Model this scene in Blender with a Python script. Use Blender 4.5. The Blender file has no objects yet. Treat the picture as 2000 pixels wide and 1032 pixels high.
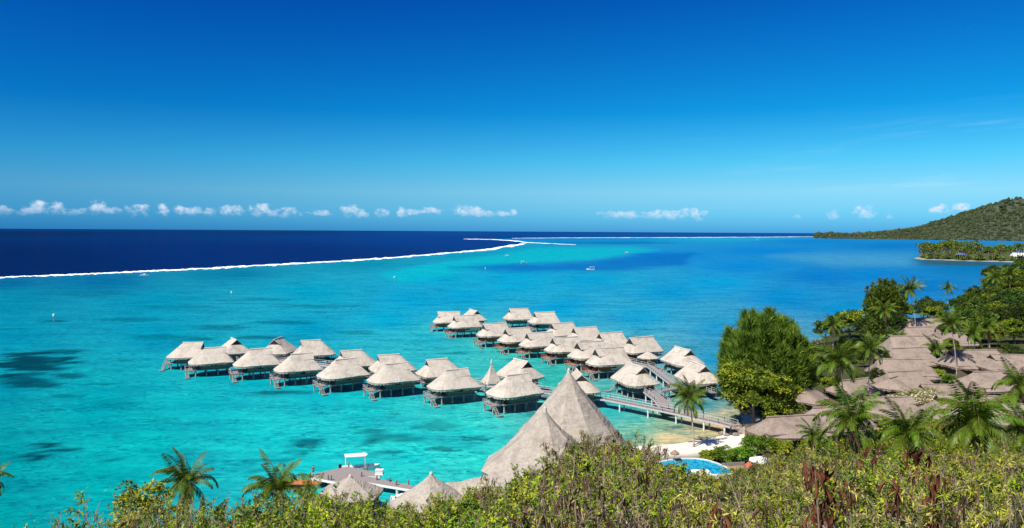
import bpy, bmesh, math, random
import numpy as np
from mathutils import Vector, Matrix, Euler

rnd = random.Random(7)
rng = np.random.default_rng(7)
PI = math.pi
sc = bpy.context.scene
col = sc.collection

# ------------------------------------------------------------------ camera
F = 1500.0            # focal length in photo pixels (photo is 2000 x 1032)
CAMZ = 42.0           # the viewpoint on the hillside stands 42 m above the lagoon
PITCH = math.atan((516 - 451.5) / F)
ROLL = math.radians(0.32)
cam_d = bpy.data.cameras.new('camera')
cam_d.sensor_width = 36.0
cam_d.lens = 36.0 * F / 2000.0
cam_d.clip_start = 0.5
cam_d.clip_end = 200000.0
cam = bpy.data.objects.new('camera', cam_d)
col.objects.link(cam)
cam.location = (0, 0, CAMZ)
Rm = Matrix.Rotation(PI / 2 - PITCH, 3, 'X') @ Matrix.Rotation(ROLL, 3, 'Z')
cam.rotation_euler = Rm.to_euler()
sc.camera = cam

# ------------------------------------------------------------------ sun, sky, exposure
SUN_EL = math.radians(53.0)
SUN_H = Vector((-0.68, -0.73)).normalized()
SUN = Vector((SUN_H.x * math.cos(SUN_EL), SUN_H.y * math.cos(SUN_EL), math.sin(SUN_EL)))
sun_d = bpy.data.lights.new('sun', 'SUN')
sun_d.energy = 4.6
sun_d.angle = math.radians(0.53)
sun_d.color = (1.0, 0.955, 0.88)
sun = bpy.data.objects.new('sun', sun_d)
sun.rotation_euler = SUN.to_track_quat('Z', 'Y').to_euler()
sun.location = (0, 0, 300)
col.objects.link(sun)

sc.view_settings.view_transform = 'Standard'
sc.view_settings.look = 'None'
sc.view_settings.gamma = 1.0
sc.view_settings.use_curve_mapping = False
sc.view_settings.exposure = 0.75
sc.cycles.use_denoising = True
sc.cycles.max_bounces = 6
sc.cycles.transparent_max_bounces = 8
sc.cycles.sample_clamp_indirect = 4.0


def lin(c):
    c = c / 255.0
    return c / 12.92 if c <= 0.04045 else ((c + 0.055) / 1.055) ** 2.4


def srgb(r, g, b):
    return (lin(r), lin(g), lin(b), 1.0)


class NT:
    """small helper that wires shader nodes"""
    def __init__(s, tree):
        s.t = tree
        s.n = tree.nodes
        s.l = tree.links

    def new(s, kind, **kw):
        n = s.n.new(kind)
        for k, v in kw.items():
            setattr(n, k, v)
        return n

    def put(s, sock, v):
        if isinstance(v, bpy.types.NodeSocket):
            s.l.new(v, sock)
        else:
            sock.default_value = v

    def math(s, op, a, b=None, c=None, clamp=False):
        n = s.new('ShaderNodeMath', operation=op)
        n.use_clamp = clamp
        s.put(n.inputs[0], a)
        if b is not None:
            s.put(n.inputs[1], b)
        if c is not None:
            s.put(n.inputs[2], c)
        return n.outputs[0]

    def vmath(s, op, a, b=None, out=0):
        n = s.new('ShaderNodeVectorMath', operation=op)
        s.put(n.inputs[0], a)
        if b is not None:
            s.put(n.inputs[1], b)
        return n.outputs[out]

    def mix(s, fac, a, b, blend='MIX'):
        n = s.new('ShaderNodeMix', data_type='RGBA', blend_type=blend)
        s.put(n.inputs[0], fac)
        s.put(n.inputs[6], a)
        s.put(n.inputs[7], b)
        return n.outputs[2]

    def ramp(s, fac, stops, interp='LINEAR'):
        n = s.new('ShaderNodeValToRGB')
        n.color_ramp.interpolation = interp
        while len(n.color_ramp.elements) < len(stops):
            n.color_ramp.elements.new(0.5)
        for e, (p, c) in zip(n.color_ramp.elements, stops):
            e.position = p
            e.color = c if len(c) == 4 else (*c, 1.0)
        s.put(n.inputs[0], fac)
        return n.outputs[0]

    def smooth(s, v, lo, hi):
        n = s.new('ShaderNodeMapRange', interpolation_type='SMOOTHSTEP')
        s.put(n.inputs[0], v)
        n.inputs[1].default_value = lo
        n.inputs[2].default_value = hi
        return n.outputs[0]

    def noise(s, vec, scale, detail=3.0, rough=0.55, dist=0.0):
        n = s.new('ShaderNodeTexNoise')
        n.noise_dimensions = '3D'
        if vec is not None:
            s.put(n.inputs['Vector'], vec)
        n.inputs['Scale'].default_value = scale
        n.inputs['Detail'].default_value = detail
        n.inputs['Roughness'].default_value = rough
        n.inputs['Distortion'].default_value = dist
        return n.outputs[0]


def ray(px, py):
    d = Rm @ Vector(((px - 1000.0) / F, -(py - 516.0) / F, -1.0))
    return d


def at_z(px, py, z=0.0):
    d = ray(px, py)
    t = (z - CAMZ) / d.z
    return Vector((d.x * t, d.y * t, z))


def at_y(px, py, y):
    d = ray(px, py)
    t = y / d.y
    return Vector((d.x * t, y, CAMZ + d.z * t))


RmT = Rm.transposed()


def to_px(x, y, z):
    """world arrays -> photo pixels"""
    dx, dy, dz = x, y, z - CAMZ
    m = RmT
    cx = m[0][0] * dx + m[0][1] * dy + m[0][2] * dz
    cy = m[1][0] * dx + m[1][1] * dy + m[1][2] * dz
    cz = m[2][0] * dx + m[2][1] * dy + m[2][2] * dz
    cz = np.minimum(cz, -0.5)
    return 1000 + F * cx / -cz, 516 - F * cy / -cz


# sky: Nishita, seen through the photographer's polarising filter (darkest 90 degrees from the sun)
world = bpy.data.worlds.new('World')
sc.world = world
world.use_nodes = True
w = NT(world.node_tree)
w.n.clear()
tc = w.new('ShaderNodeTexCoord').outputs['Generated']
sky = w.new('ShaderNodeTexSky', sky_type='NISHITA')
sky.sun_disc = False
sky.sun_elevation = SUN_EL
sky.sun_rotation = math.atan2(SUN_H.x, SUN_H.y)
sky.altitude = 50
sky.air_density = 1.0
sky.dust_density = 0.25
sky.ozone_density = 3.0
dirn = w.vmath('NORMALIZE', tc)
sep = w.new('ShaderNodeSeparateXYZ')
w.l.new(dirn, sep.inputs[0])
dx_, dy_, dz_ = sep.outputs
cosg = w.vmath('DOT_PRODUCT', dirn, tuple(SUN), out=1)
c2 = w.math('MULTIPLY', cosg, cosg)
pol = w.math('DIVIDE', w.math('SUBTRACT', 1.0, c2), w.math('ADD', 1.0, c2))
el = w.math('ARCSINE', dz_)
# filter factor 1 where the sky is unpolarised, darker where it is polarised most
polf = w.math('SUBTRACT', 1.0, w.math('MULTIPLY', w.math('POWER', pol, 3.0), 0.52))
tint = w.ramp(w.math('MULTIPLY', el, 2.0), [(0.0, (0.08, 0.40, 1.0)), (0.04, (0.16, 0.55, 1.0)), (0.10, (0.34, 0.67, 0.90)), (0.18, (0.16, 0.68, 0.88)),
                                           (0.30, (0.02, 0.52, 0.82)), (0.58, (0.008, 0.33, 0.76)), (1.0, (0.03, 0.28, 0.70))])
skyc = w.mix(1.0, sky.outputs[0], tint, 'MULTIPLY')
pc = w.new('ShaderNodeCombineColor')
w.put(pc.inputs[0], w.math('POWER', polf, 1.6))
w.put(pc.inputs[1], w.math('POWER', polf, 0.75))
w.put(pc.inputs[2], w.math('POWER', polf, 0.32))
skyc = w.mix(1.0, skyc, pc.outputs[0], 'MULTIPLY')

# fair-weather cumulus low over the sea, by bearing and height above the horizon
az = w.math('ARCTAN2', dx_, dy_)
cl = w.new('ShaderNodeCombineXYZ')
w.put(cl.inputs[0], az)
w.put(cl.inputs[1], w.math('MULTIPLY', el, 1.25))
wob = w.noise(cl.outputs[0], 95.0, 5.0, 0.62)
wob2 = w.noise(cl.outputs[0], 26.0, 2.0, 0.5)
CLOUDS = [(5, 412, 16, 9), (60, 412, 26, 7), (75, 406, 13, 12), (105, 407, 15, 11), (135, 413, 30, 7), (192, 405, 14, 13), (222, 412, 18, 7),
          (270, 410, 26, 12), (318, 406, 9, 9), (320, 414, 10, 8), (350, 411, 13, 8), (375, 412, 20, 9), (410, 414, 12, 10),
          (450, 412, 26, 9), (508, 411, 20, 12), (530, 417, 22, 7), (560, 415, 26, 11), (623, 416, 22, 6), (685, 413, 20, 14),
          (708, 419, 12, 8), (748, 417, 14, 8), (784, 416, 10, 12), (825, 415, 44, 6), (848, 412, 22, 7), (912, 412, 30, 11), (930, 417, 50, 7),
          (985, 418, 30, 6), (1003, 415, 9, 7), (1215, 420, 56, 8), (1300, 420, 62, 9), (1352, 417, 26, 10), (1365, 428, 9, 6),
          (1556, 424, 9, 6), (1627, 421, 12, 9), (1690, 415, 19, 12), (1738, 423, 7, 6), (1836, 410, 18, 9), (1875, 404, 16, 7),
          (-60, 410, 30, 11), (-140, 412, 40, 9), (2090, 405, 30, 10), (2200, 412, 40, 9), (-260, 411, 30, 12), (-400, 412, 46, 10), (2400, 411, 36, 12)]
near = None
for (px, py, wx, hy) in CLOUDS:
    d = ray(px, py).normalized()
    ks = Vector((F / wx, F / hy / 1.25, 0))
    vm = w.new('ShaderNodeVectorMath', operation='MULTIPLY_ADD')
    w.l.new(cl.outputs[0], vm.inputs[0])
    vm.inputs[1].default_value = ks
    vm.inputs[2].default_value = (-math.atan2(d.x, d.y) * ks.x, -math.asin(d.z) * 1.25 * ks.y, 0)
    g = w.vmath('LENGTH', vm.outputs[0], out=1)
    near = g if near is None else w.math('MINIMUM', near, g)
mask = w.math('MAXIMUM', w.math('SUBTRACT', 1.0, w.math('MULTIPLY', near, near)), -1.5)
dens = w.math('ADD', mask, w.math('MULTIPLY', w.math('SUBTRACT', wob, 0.5), 5.2))
dens = w.math('ADD', dens, w.math('MULTIPLY', w.math('SUBTRACT', wob2, 0.5), 1.6))
cov = w.smooth(dens, -0.25, 1.5)
cov = w.math('MULTIPLY', cov, w.smooth(el, 0.008, 0.030))
cov = w.math('MULTIPLY', cov, 0.72)
body = w.noise(cl.outputs[0], 210.0, 3.0, 0.6)
ccol = w.mix(w.smooth(body, 0.35, 0.65), (4.3, 5.3, 6.6, 1.0), (6.4, 6.6, 7.3, 1.0))
skyc = w.mix(cov, skyc, ccol)
# thin veil of cirrus on the right
cv = w.new('ShaderNodeCombineXYZ')
w.put(cv.inputs[0], w.math('MULTIPLY', az, 2.2))
w.put(cv.inputs[1], w.math('MULTIPLY', w.math('SUBTRACT', el, w.math('MULTIPLY', az, 0.06)), 26.0))
veil = w.smooth(w.noise(cv.outputs[0], 2.1, 5.0, 0.6), 0.50, 0.78)
veil = w.math('MULTIPLY', veil, w.math('MULTIPLY', w.smooth(el, 0.02, 0.06), w.math('SUBTRACT', 1.0, w.smooth(el, 0.09, 0.16))))
veil = w.math('MULTIPLY', veil, w.math('MULTIPLY', w.smooth(az, 0.15, 0.6), 0.22))
skyc = w.mix(veil, skyc, (5.6, 6.6, 7.4, 1.0))
bg = w.new('ShaderNodeBackground')
w.l.new(skyc, bg.inputs[0])
bg.inputs[1].default_value = 0.088
world.cycles.sampling_method = 'MANUAL'
world.cycles.sample_map_resolution = 512
wo = w.new('ShaderNodeOutputWorld')
w.l.new(bg.outputs[0], wo.inputs[0])

# ------------------------------------------------------------------ tagging and mesh helpers
def tag(o, label=None, cat=None, group=None, kind=None):
    if label:
        o['label'] = label
    if cat:
        o['category'] = cat
    if group:
        o['group'] = group
    if kind:
        o['kind'] = kind
    return o


def link(name, data, parent=None, loc=(0, 0, 0), rot=(0, 0, 0), scale=None):
    o = bpy.data.objects.new(name, data)
    col.objects.link(o)
    o.location = loc
    o.rotation_euler = rot
    if scale is not None:
        o.scale = (scale,) * 3 if isinstance(scale, (int, float)) else scale
    if parent is not None:
        o.parent = parent
    return o


def np_mesh(name, V, quads=None, tris=None, colors=None, mat=None, smooth=False, mats=None, midx=None):
    me = bpy.data.meshes.new(name)
    V = np.asarray(V, dtype=np.float32).reshape(-1, 3)
    nq = 0 if quads is None else len(quads)
    nt = 0 if tris is None else len(tris)
    me.vertices.add(len(V))
    me.vertices.foreach_set('co', V.ravel())
    idx = []
    st = []
    if nq:
        idx.append(np.asarray(quads, dtype=np.int32).ravel())
        st.append(np.arange(nq, dtype=np.int32) * 4)
    if nt:
        idx.append(np.asarray(tris, dtype=np.int32).ravel())
        st.append(nq * 4 + np.arange(nt, dtype=np.int32) * 3)
    idx = np.concatenate(idx)
    st = np.concatenate(st)
    me.loops.add(len(idx))
    me.loops.foreach_set('vertex_index', idx)
    me.polygons.add(len(st))
    me.polygons.foreach_set('loop_start', st)
    if smooth:
        me.polygons.foreach_set('use_smooth', np.ones(len(st), dtype=bool))
    if colors is not None:
        a = me.attributes.new('tone', 'FLOAT_COLOR', 'POINT')
        C = np.asarray(colors, dtype=np.float32)
        if C.shape[1] == 3:
            C = np.concatenate([C, np.ones((len(C), 1), np.float32)], 1)
        a.data.foreach_set('color', C.ravel())
    if mats:
        for m in mats:
            me.materials.append(m)
        if midx is not None:
            me.polygons.foreach_set('material_index', np.asarray(midx, dtype=np.int32))
    elif mat is not None:
        me.materials.append(mat)
    me.update(calc_edges=True)
    me.validate()
    return me


class MB:
    """collects boxes, bars, tubes and free faces into one mesh"""
    def __init__(s):
        s.v = []
        s.f = []

    def add(s, vs, fs):
        o = len(s.v)
        s.v.extend([tuple(v) for v in vs])
        s.f.extend([tuple(i + o for i in f) for f in fs])
        return s

    def box(s, x0, x1, y0, y1, z0, z1):
        return s.add([(x0, y0, z0), (x1, y0, z0), (x1, y1, z0), (x0, y1, z0), (x0, y0, z1), (x1, y0, z1), (x1, y1, z1), (x0, y1, z1)],
                     [(0, 3, 2, 1), (4, 5, 6, 7), (0, 1, 5, 4), (1, 2, 6, 5), (2, 3, 7, 6), (3, 0, 4, 7)])

    def bar(s, a, b, wd, ht, up=(0, 0, 1)):
        a = Vector(a)
        b = Vector(b)
        d = (b - a).normalized()
        u = Vector(up)
        if abs(d.dot(u)) > 0.95:
            u = Vector((1, 0, 0))
        sd = d.cross(u).normalized() * wd / 2
        uu = sd.cross(d).normalized() * ht / 2
        vs = [a - sd - uu, a + sd - uu, a + sd + uu, a - sd + uu, b - sd - uu, b + sd - uu, b + sd + uu, b - sd + uu]
        return s.add(vs, [(0, 1, 2, 3), (7, 6, 5, 4), (4, 5, 1, 0), (5, 6, 2, 1), (6, 7, 3, 2), (7, 4, 0, 3)])

    def tube(s, pts, rads, n=8, cap=True):
        rings = []
        pts = [Vector(p) for p in pts]
        vs = []
        fs = []
        for i, p in enumerate(pts):
            d = (pts[min(i + 1, len(pts) - 1)] - pts[max(i - 1, 0)]).normalized()
            ref = Vector((1, 0, 0)) if abs(d.x) < 0.9 else Vector((0, 1, 0))
            a = d.cross(ref).normalized()
            b = d.cross(a)
            for k in range(n):
                t = 2 * PI * k / n
                vs.append(p + (a * math.cos(t) + b * math.sin(t)) * rads[i])
        for i in range(len(pts) - 1):
            for k in range(n):
                k2 = (k + 1) % n
                fs.append((i * n + k, i * n + k2, (i + 1) * n + k2, (i + 1) * n + k))
        if cap:
            fs.append(tuple(range(n - 1, -1, -1)))
            fs.append(tuple(range((len(pts) - 1) * n, len(pts) * n)))
        return s.add(vs, fs)

    def prism(s, poly, z0, z1):
        n = len(poly)
        vs = [(p[0], p[1], z0) for p in poly] + [(p[0], p[1], z1) for p in poly]
        fs = [tuple(range(n - 1, -1, -1)), tuple(range(n, 2 * n))]
        fs += [(i, (i + 1) % n, n + (i + 1) % n, n + i) for i in range(n)]
        return s.add(vs, fs)

    def mesh(s, name, mat, smooth=False):
        me = bpy.data.meshes.new(name)
        me.from_pydata(s.v, [], s.f)
        me.materials.append(mat)
        if smooth:
            me.polygons.foreach_set('use_smooth', np.ones(len(s.f), dtype=bool))
        bm = bmesh.new()
        bm.from_mesh(me)
        bmesh.ops.recalc_face_normals(bm, faces=bm.faces)
        bm.to_mesh(me)
        bm.free()
        me.update()
        return me

    def build(s, name, mat, parent=None, loc=(0, 0, 0), smooth=False):
        return link(name, s.mesh(name, mat, smooth), parent, loc)


def empty(name, loc=(0, 0, 0), rz=0.0):
    o = bpy.data.objects.new(name, None)
    o.empty_display_size = 0.5
    col.objects.link(o)
    o.location = loc
    o.rotation_euler = (0, 0, rz)
    return o


def inst(name, parts, loc, rz, label, cat, group=None, scale=None):
    """one more individual of a kind: an Empty and copies of all its parts (sharing mesh data)"""
    root = empty(name, loc, rz)
    if scale is not None:
        root.scale = (scale,) * 3 if isinstance(scale, (int, float)) else scale
    tag(root, label, cat, group)
    made = []
    for (pn, me, par, pl, pr) in parts:
        o = link(pn, me, root if par is None else made[par], pl, pr)
        made.append(o)
    return root


# ------------------------------------------------------------------ materials
def material(name):
    m = bpy.data.materials.new(name)
    m.use_nodes = True
    n = NT(m.node_tree)
    n.n.clear()
    out = n.new('ShaderNodeOutputMaterial')
    return m, n, out


def plain(name, c, rough=0.7, vary=0.25, scale=3.0, bump=0.0, stretch=(1, 1, 1), spec=0.3, metallic=0.0):
    m, n, out = material(name)
    p = n.new('ShaderNodeBsdfPrincipled')
    geo = n.new('ShaderNodeTexCoord').outputs['Object']
    mp = n.new('ShaderNodeMapping')
    mp.inputs['Scale'].default_value = stretch
    n.l.new(geo, mp.inputs[0])
    oi = n.new('ShaderNodeObjectInfo').outputs['Random']
    nz = n.noise(mp.outputs[0], scale, 5.0, 0.6)
    hi = tuple(min(1, x * (1 + vary)) for x in c[:3]) + (1,)
    lo = tuple(x * (1 - vary) for x in c[:3]) + (1,)
    cc = n.mix(n.smooth(nz, 0.25, 0.75), lo, hi)
    cc = n.mix(n.math('MULTIPLY', n.math('SUBTRACT', oi, 0.3), 0.25, clamp=True), cc, (c[0] * .6, c[1] * .6, c[2] * .6, 1))
    n.l.new(cc, p.inputs['Base Color'])
    p.inputs['Roughness'].default_value = rough
    p.inputs['Specular IOR Level'].default_value = spec
    p.inputs['Metallic'].default_value = metallic
    if bump:
        b = n.new('ShaderNodeBump')
        b.inputs['Strength'].default_value = bump
        b.inputs['Distance'].default_value = 0.05
        n.l.new(nz, b.inputs['Height'])
        n.l.new(b.outputs[0], p.inputs['Normal'])
    n.l.new(p.outputs[0], out.inputs[0])
    return m


def thatch_mat(name, c, dark):
    """dry pandanus thatch: fine strands running down the slope, blotchy weathering"""
    m, n, out = material(name)
    p = n.new('ShaderNodeBsdfPrincipled')
    g = n.new('ShaderNodeTexCoord').outputs['Object']
    mp = n.new('ShaderNodeMapping')
    mp.inputs['Scale'].default_value = (1, 1, 0.16)
    n.l.new(g, mp.inputs[0])
    st = n.math('ADD', n.math('MULTIPLY', n.noise(mp.outputs[0], 9.0, 4.0, 0.7), 0.5), n.math('MULTIPLY', n.noise(mp.outputs[0], 2.3, 4.0, 0.75), 0.5))
    spk = n.noise(g, 3.2, 5.0, 0.8)
    oi0 = n.new('ShaderNodeObjectInfo')
    gs = n.vmath('ADD', g, oi0.outputs['Location'])
    blot = n.noise(gs, 0.42, 5.0, 0.68)
    mp2 = n.new('ShaderNodeMapping')
    mp2.inputs['Scale'].default_value = (0.08, 0.08, 2.4)
    n.l.new(g, mp2.inputs[0])
    course = n.noise(mp2.outputs[0], 1.6, 2.0, 0.5)
    oi = n.new('ShaderNodeObjectInfo').outputs['Random']
    a = n.mix(n.smooth(st, 0.36, 0.60), dark, c)
    a = n.mix(n.math('MULTIPLY', n.smooth(spk, 0.52, 0.70), 0.5), a, tuple(x * 0.75 for x in dark[:3]) + (1,))
    a = n.mix(n.math('MULTIPLY', n.smooth(blot, 0.44, 0.66), 0.55), a, tuple(x * 0.62 for x in dark[:3]) + (1,))
    a = n.mix(n.math('MULTIPLY', n.smooth(course, 0.5, 0.75), 0.25), a, dark)
    a = n.mix(n.math('MULTIPLY', oi, 0.28), a, dark)
    n.l.new(a, p.inputs['Base Color'])
    p.inputs['Roughness'].default_value = 0.95
    p.inputs['Specular IOR Level'].default_value = 0.1
    b = n.new('ShaderNodeBump')
    b.inputs['Strength'].default_value = 0.55
    b.inputs['Distance'].default_value = 0.12
    n.l.new(n.math('ADD', st, n.math('MULTIPLY', course, 1.2)), b.inputs['Height'])
    n.l.new(b.outputs[0], p.inputs['Normal'])
    n.l.new(p.outputs[0], out.inputs[0])
    return m


def leaf_mat(name, tint=(1, 1, 1), transl=0.35, rough=0.55):
    """leaves: per-leaf tone from the mesh, light shining through"""
    m, n, out = material(name)
    at = n.new('ShaderNodeAttribute')
    at.attribute_name = 'tone'
    oi = n.new('ShaderNodeObjectInfo').outputs['Random']
    c = n.mix(1.0, at.outputs['Color'], (*tint, 1), 'MULTIPLY')
    hs = n.new('ShaderNodeHueSaturation')
    n.put(hs.inputs['Hue'], n.math('ADD', 0.485, n.math('MULTIPLY', oi, 0.03)))
    n.put(hs.inputs['Value'], n.math('ADD', 0.82, n.math('MULTIPLY', oi, 0.36)))
    n.l.new(c, hs.inputs['Color'])
    c = hs.outputs[0]
    p = n.new('ShaderNodeBsdfPrincipled')
    n.l.new(c, p.inputs['Base Color'])
    p.inputs['Roughness'].default_value = rough
    p.inputs['Specular IOR Level'].default_value = 0.16
    tr = n.new('ShaderNodeBsdfTranslucent')
    n.l.new(n.mix(1.0, c, (1.25, 1.3, 0.5, 1), 'MULTIPLY'), tr.inputs[0])
    mx = n.new('ShaderNodeMixShader')
    mx.inputs[0].default_value = transl
    n.l.new(p.outputs[0], mx.inputs[1])
    n.l.new(tr.outputs[0], mx.inputs[2])
    n.l.new(mx.outputs[0], out.inputs[0])
    return m


M = {}
M['thatch'] = thatch_mat('pale thatch', (0.51, 0.455, 0.385, 1), (0.36, 0.31, 0.25, 1))
M['thatch_brown'] = thatch_mat('brown thatch', (0.315, 0.25, 0.205, 1), (0.20, 0.152, 0.12, 1))
M['thatch_cone'] = thatch_mat('cone thatch', (0.42, 0.37, 0.31, 1), (0.27, 0.23, 0.185, 1))
M['ridge'] = plain('ridge thatch', (0.50, 0.44, 0.37), 0.95, 0.25, 5.0, 0.5)
M['ridge_brown'] = plain('brown ridge thatch', (0.20, 0.155, 0.12), 0.95, 0.25, 5.0, 0.5)
M['gable'] = plain('dark gable weave', (0.035, 0.028, 0.025), 0.9, 0.4, 6.0)
M['weave'] = plain('woven wall', (0.19, 0.165, 0.125), 0.9, 0.35, 4.0, 0.3, (1, 1, 0.4))
M['pale_wall'] = plain('pale wall panel', (0.58, 0.53, 0.44), 0.85, 0.12, 2.0)
M['red_wood'] = plain('red-brown timber', (0.33, 0.085, 0.045), 0.75, 0.3, 6.0)
M['deck'] = plain('weathered deck timber', (0.23, 0.195, 0.18), 0.8, 0.25, 2.0, 0.2, (1, 9, 1))
M['deck_red'] = plain('brown deck timber', (0.27, 0.17, 0.12), 0.8, 0.3, 2.0, 0.2, (1, 9, 1))
M['rail'] = plain('weathered pale rail', (0.40, 0.385, 0.37), 0.7, 0.2, 3.0)
M['brown_wall'] = plain('brown wall boards', (0.14, 0.10, 0.07), 0.9, 0.3, 3.0)
M['white'] = plain('white painted wood', (0.70, 0.69, 0.66), 0.6, 0.10, 3.0)
M['pile'] = plain('sea-worn pile', (0.30, 0.28, 0.24), 0.85, 0.45, 1.2)
M['concrete'] = plain('pale concrete', (0.62, 0.60, 0.55), 0.85, 0.2, 1.5)
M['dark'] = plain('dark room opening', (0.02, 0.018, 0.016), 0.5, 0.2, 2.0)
M['bark'] = plain('grey bark', (0.22, 0.18, 0.14), 0.95, 0.4, 3.0, 0.5, (1, 1, 0.3))
M['palm_bark'] = plain('palm bark', (0.34, 0.29, 0.235), 0.95, 0.35, 3.0, 0.5, (0.3, 0.3, 5))
M['rock'] = plain('shore rock', (0.22, 0.185, 0.15), 0.95, 0.5, 1.5, 0.8)
M['coconut'] = plain('coconut', (0.30, 0.24, 0.06), 0.6, 0.4, 4.0)
M['leaf'] = leaf_mat('broad leaves', transl=0.26)
M['frond'] = leaf_mat('palm fronds', transl=0.24, rough=0.4)
M['needle'] = leaf_mat('casuarina needles', transl=0.25, rough=0.8)
M['scrub'] = leaf_mat('scrub leaves', transl=0.22, rough=0.7)

# ------------------------------------------------------------------ value noise for meshes
def vnoise(x, y, seed=0):
    x = np.asarray(x, dtype=np.float64)
    y = np.asarray(y, dtype=np.float64)
    xi = np.floor(x).astype(np.int64)
    yi = np.floor(y).astype(np.int64)
    fx = x - xi
    fy = y - yi
    fx = fx * fx * (3 - 2 * fx)
    fy = fy * fy * (3 - 2 * fy)

    def h(a, b):
        n = (a * 374761393 + b * 668265263 + seed * 974634777) & 0xFFFFFFFF
        n = ((n ^ (n >> 13)) * 1274126177) & 0xFFFFFFFF
        return ((n ^ (n >> 16)) & 0xFFFF) / 65535.0
    return (h(xi, yi) * (1 - fx) + h(xi + 1, yi) * fx) * (1 - fy) + (h(xi, yi + 1) * (1 - fx) + h(xi + 1, yi + 1) * fx) * fy


def fbm(x, y, seed=0, oct=4):
    s = 0
    a = 0.5
    for k in range(oct):
        s = s + a * vnoise(x * 2 ** k, y * 2 ** k, seed + k * 17)
        a *= 0.5
    return s / 0.94


def inside(px, py, poly):
    r = np.zeros(px.shape, bool)
    n = len(poly)
    for i in range(n):
        x0, y0 = poly[i]
        x1, y1 = poly[(i + 1) % n]
        if y0 == y1:
            continue
        c = ((y0 > py) != (y1 > py)) & (px < (x1 - x0) * (py - y0) / (y1 - y0) + x0)
        r ^= c
    return r


def polydist(px, py, poly, closed=True):
    d = np.full(px.shape, 1e18)
    n = len(poly)
    for i in range(n if closed else n - 1):
        ax, ay = poly[i]
        bx, by = poly[(i + 1) % n]
        vx, vy = bx - ax, by - ay
        t = np.clip(((px - ax) * vx + (py - ay) * vy) / (vx * vx + vy * vy + 1e-9), 0, 1)
        d = np.minimum(d, (px - ax - t * vx) ** 2 + (py - ay - t * vy) ** 2)
    return np.sqrt(d)


def sstep(a, b, x):
    t = np.clip((x - a) / (b - a), 0, 1)
    return t * t * (3 - 2 * t)


def lines(lo_far, lo, hi, hi_far, step, grow):
    a = list(np.arange(lo, hi, step))
    s = step
    x = a[-1]
    while x < hi_far:
        s *= grow
        x += s
        a.append(x)
    s = step
    x = a[0]
    pre = []
    while x > lo_far:
        s *= grow
        x -= s
        pre.append(x)
    return np.array(pre[::-1] + a)


def grid_faces(nx, ny):
    i = np.arange(nx - 1)
    j = np.arange(ny - 1)
    J, I = np.meshgrid(j, i, indexing='ij')
    a = J * nx + I
    return np.stack([a, a + 1, a + nx + 1, a + nx], -1).reshape(-1, 4)


# ------------------------------------------------------------------ the lagoon and the sea
gx = lines(-62000, -190, 230, 62000, 2.8, 1.06)
gy = lines(-3000, 60, 330, 62000, 2.0, 1.022)
GX, GY = np.meshgrid(gx, gy)
X_ = GX.ravel()
Y_ = GY.ravel()
U, Vv = to_px(X_, np.maximum(Y_, 20.0), np.zeros_like(X_))

# colour of the water over its bed, at bearings and depressions seen from the viewpoint
LAG = [(-200, 560, 0, 100, 155), (0, 552, 0, 103, 156), (200, 548, 0, 108, 160), (450, 533, 0, 125, 165), (700, 515, 0, 140, 172), (900, 498, 0, 152, 186), (1020, 488, 8, 155, 192),
       (0, 592, 0, 138, 172), (300, 590, 0, 148, 183), (600, 570, 0, 160, 195), (850, 545, 0, 168, 208), (-200, 640, 0, 140, 170),
       (0, 650, 0, 145, 178), (300, 650, 0, 152, 185), (600, 640, 0, 156, 195), (760, 620, 0, 166, 206), (800, 585, 0, 158, 205),
       (0, 760, 0, 146, 168), (200, 800, 0, 162, 177), (400, 785, 0, 178, 192), (-300, 900, 0, 140, 155),
       (0, 900, 0, 152, 162), (200, 950, 0, 172, 178), (0, 1020, 0, 158, 165), (300, 880, 5, 182, 188), (250, 1020, 0, 172, 178),
       (500, 850, 18, 198, 204), (700, 800, 16, 196, 203), (800, 880, 26, 206, 208), (600, 900, 22, 203, 206), (900, 850, 34, 210, 208), (700, 960, 24, 204, 205), (950, 900, 40, 212, 208),
       (620, 770, 0, 178, 196), (500, 740, 0, 172, 192),
       (900, 690, 36, 184, 196), (1000, 720, 48, 190, 190), (1080, 740, 48, 188, 178), (850, 662, 24, 178, 204), (940, 670, 70, 195, 190), (880, 655, 60, 192, 200), (1020, 700, 60, 195, 190),
       (1100, 600, 0, 158, 210), (1250, 620, 18, 162, 210), (1400, 640, 30, 150, 200), (1300, 570, 0, 150, 206), (1380, 700, 26, 150, 195),
       (1000, 560, 0, 165, 212), (1150, 548, 0, 160, 210), (1000, 540, 0, 165, 212), (900, 580, 0, 160, 208),
       (1300, 500, 0, 128, 210), (1500, 490, 0, 128, 210), (1450, 520, 0, 133, 212), (1600, 540, 0, 120, 200), (1400, 552, 0, 158, 216), (1700, 540, 0, 128, 205),
       (1800, 560, 0, 118, 195), (1650, 600, 0, 138, 200), (1900, 525, 0, 120, 190), (2100, 540, 0, 110, 180), (1530, 580, 0, 138, 205),
       (1200, 470, 0, 140, 200), (1400, 467, 26, 162, 215), (1600, 472, 0, 128, 205), (1750, 480, 0, 118, 198), (1070, 468, 0, 132, 195),
       (1250, 815, 40, 185, 182), (1320, 830, 120, 185, 160), (1300, 850, 225, 202, 155), (1400, 855, 230, 200, 148), (1310, 860, 238, 208, 160), (1380, 848, 228, 200, 148), (1350, 834, 205, 190, 145), (1430, 846, 140, 140, 90), (1280, 838, 120, 185, 155), (1200, 800, 26, 185, 190), (1370, 795, 20, 150, 170), (1260, 780, 26, 165, 180),
       (1395, 745, 18, 140, 182), (1240, 850, 110, 190, 165), (1130, 860, 60, 200, 190)]
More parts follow.
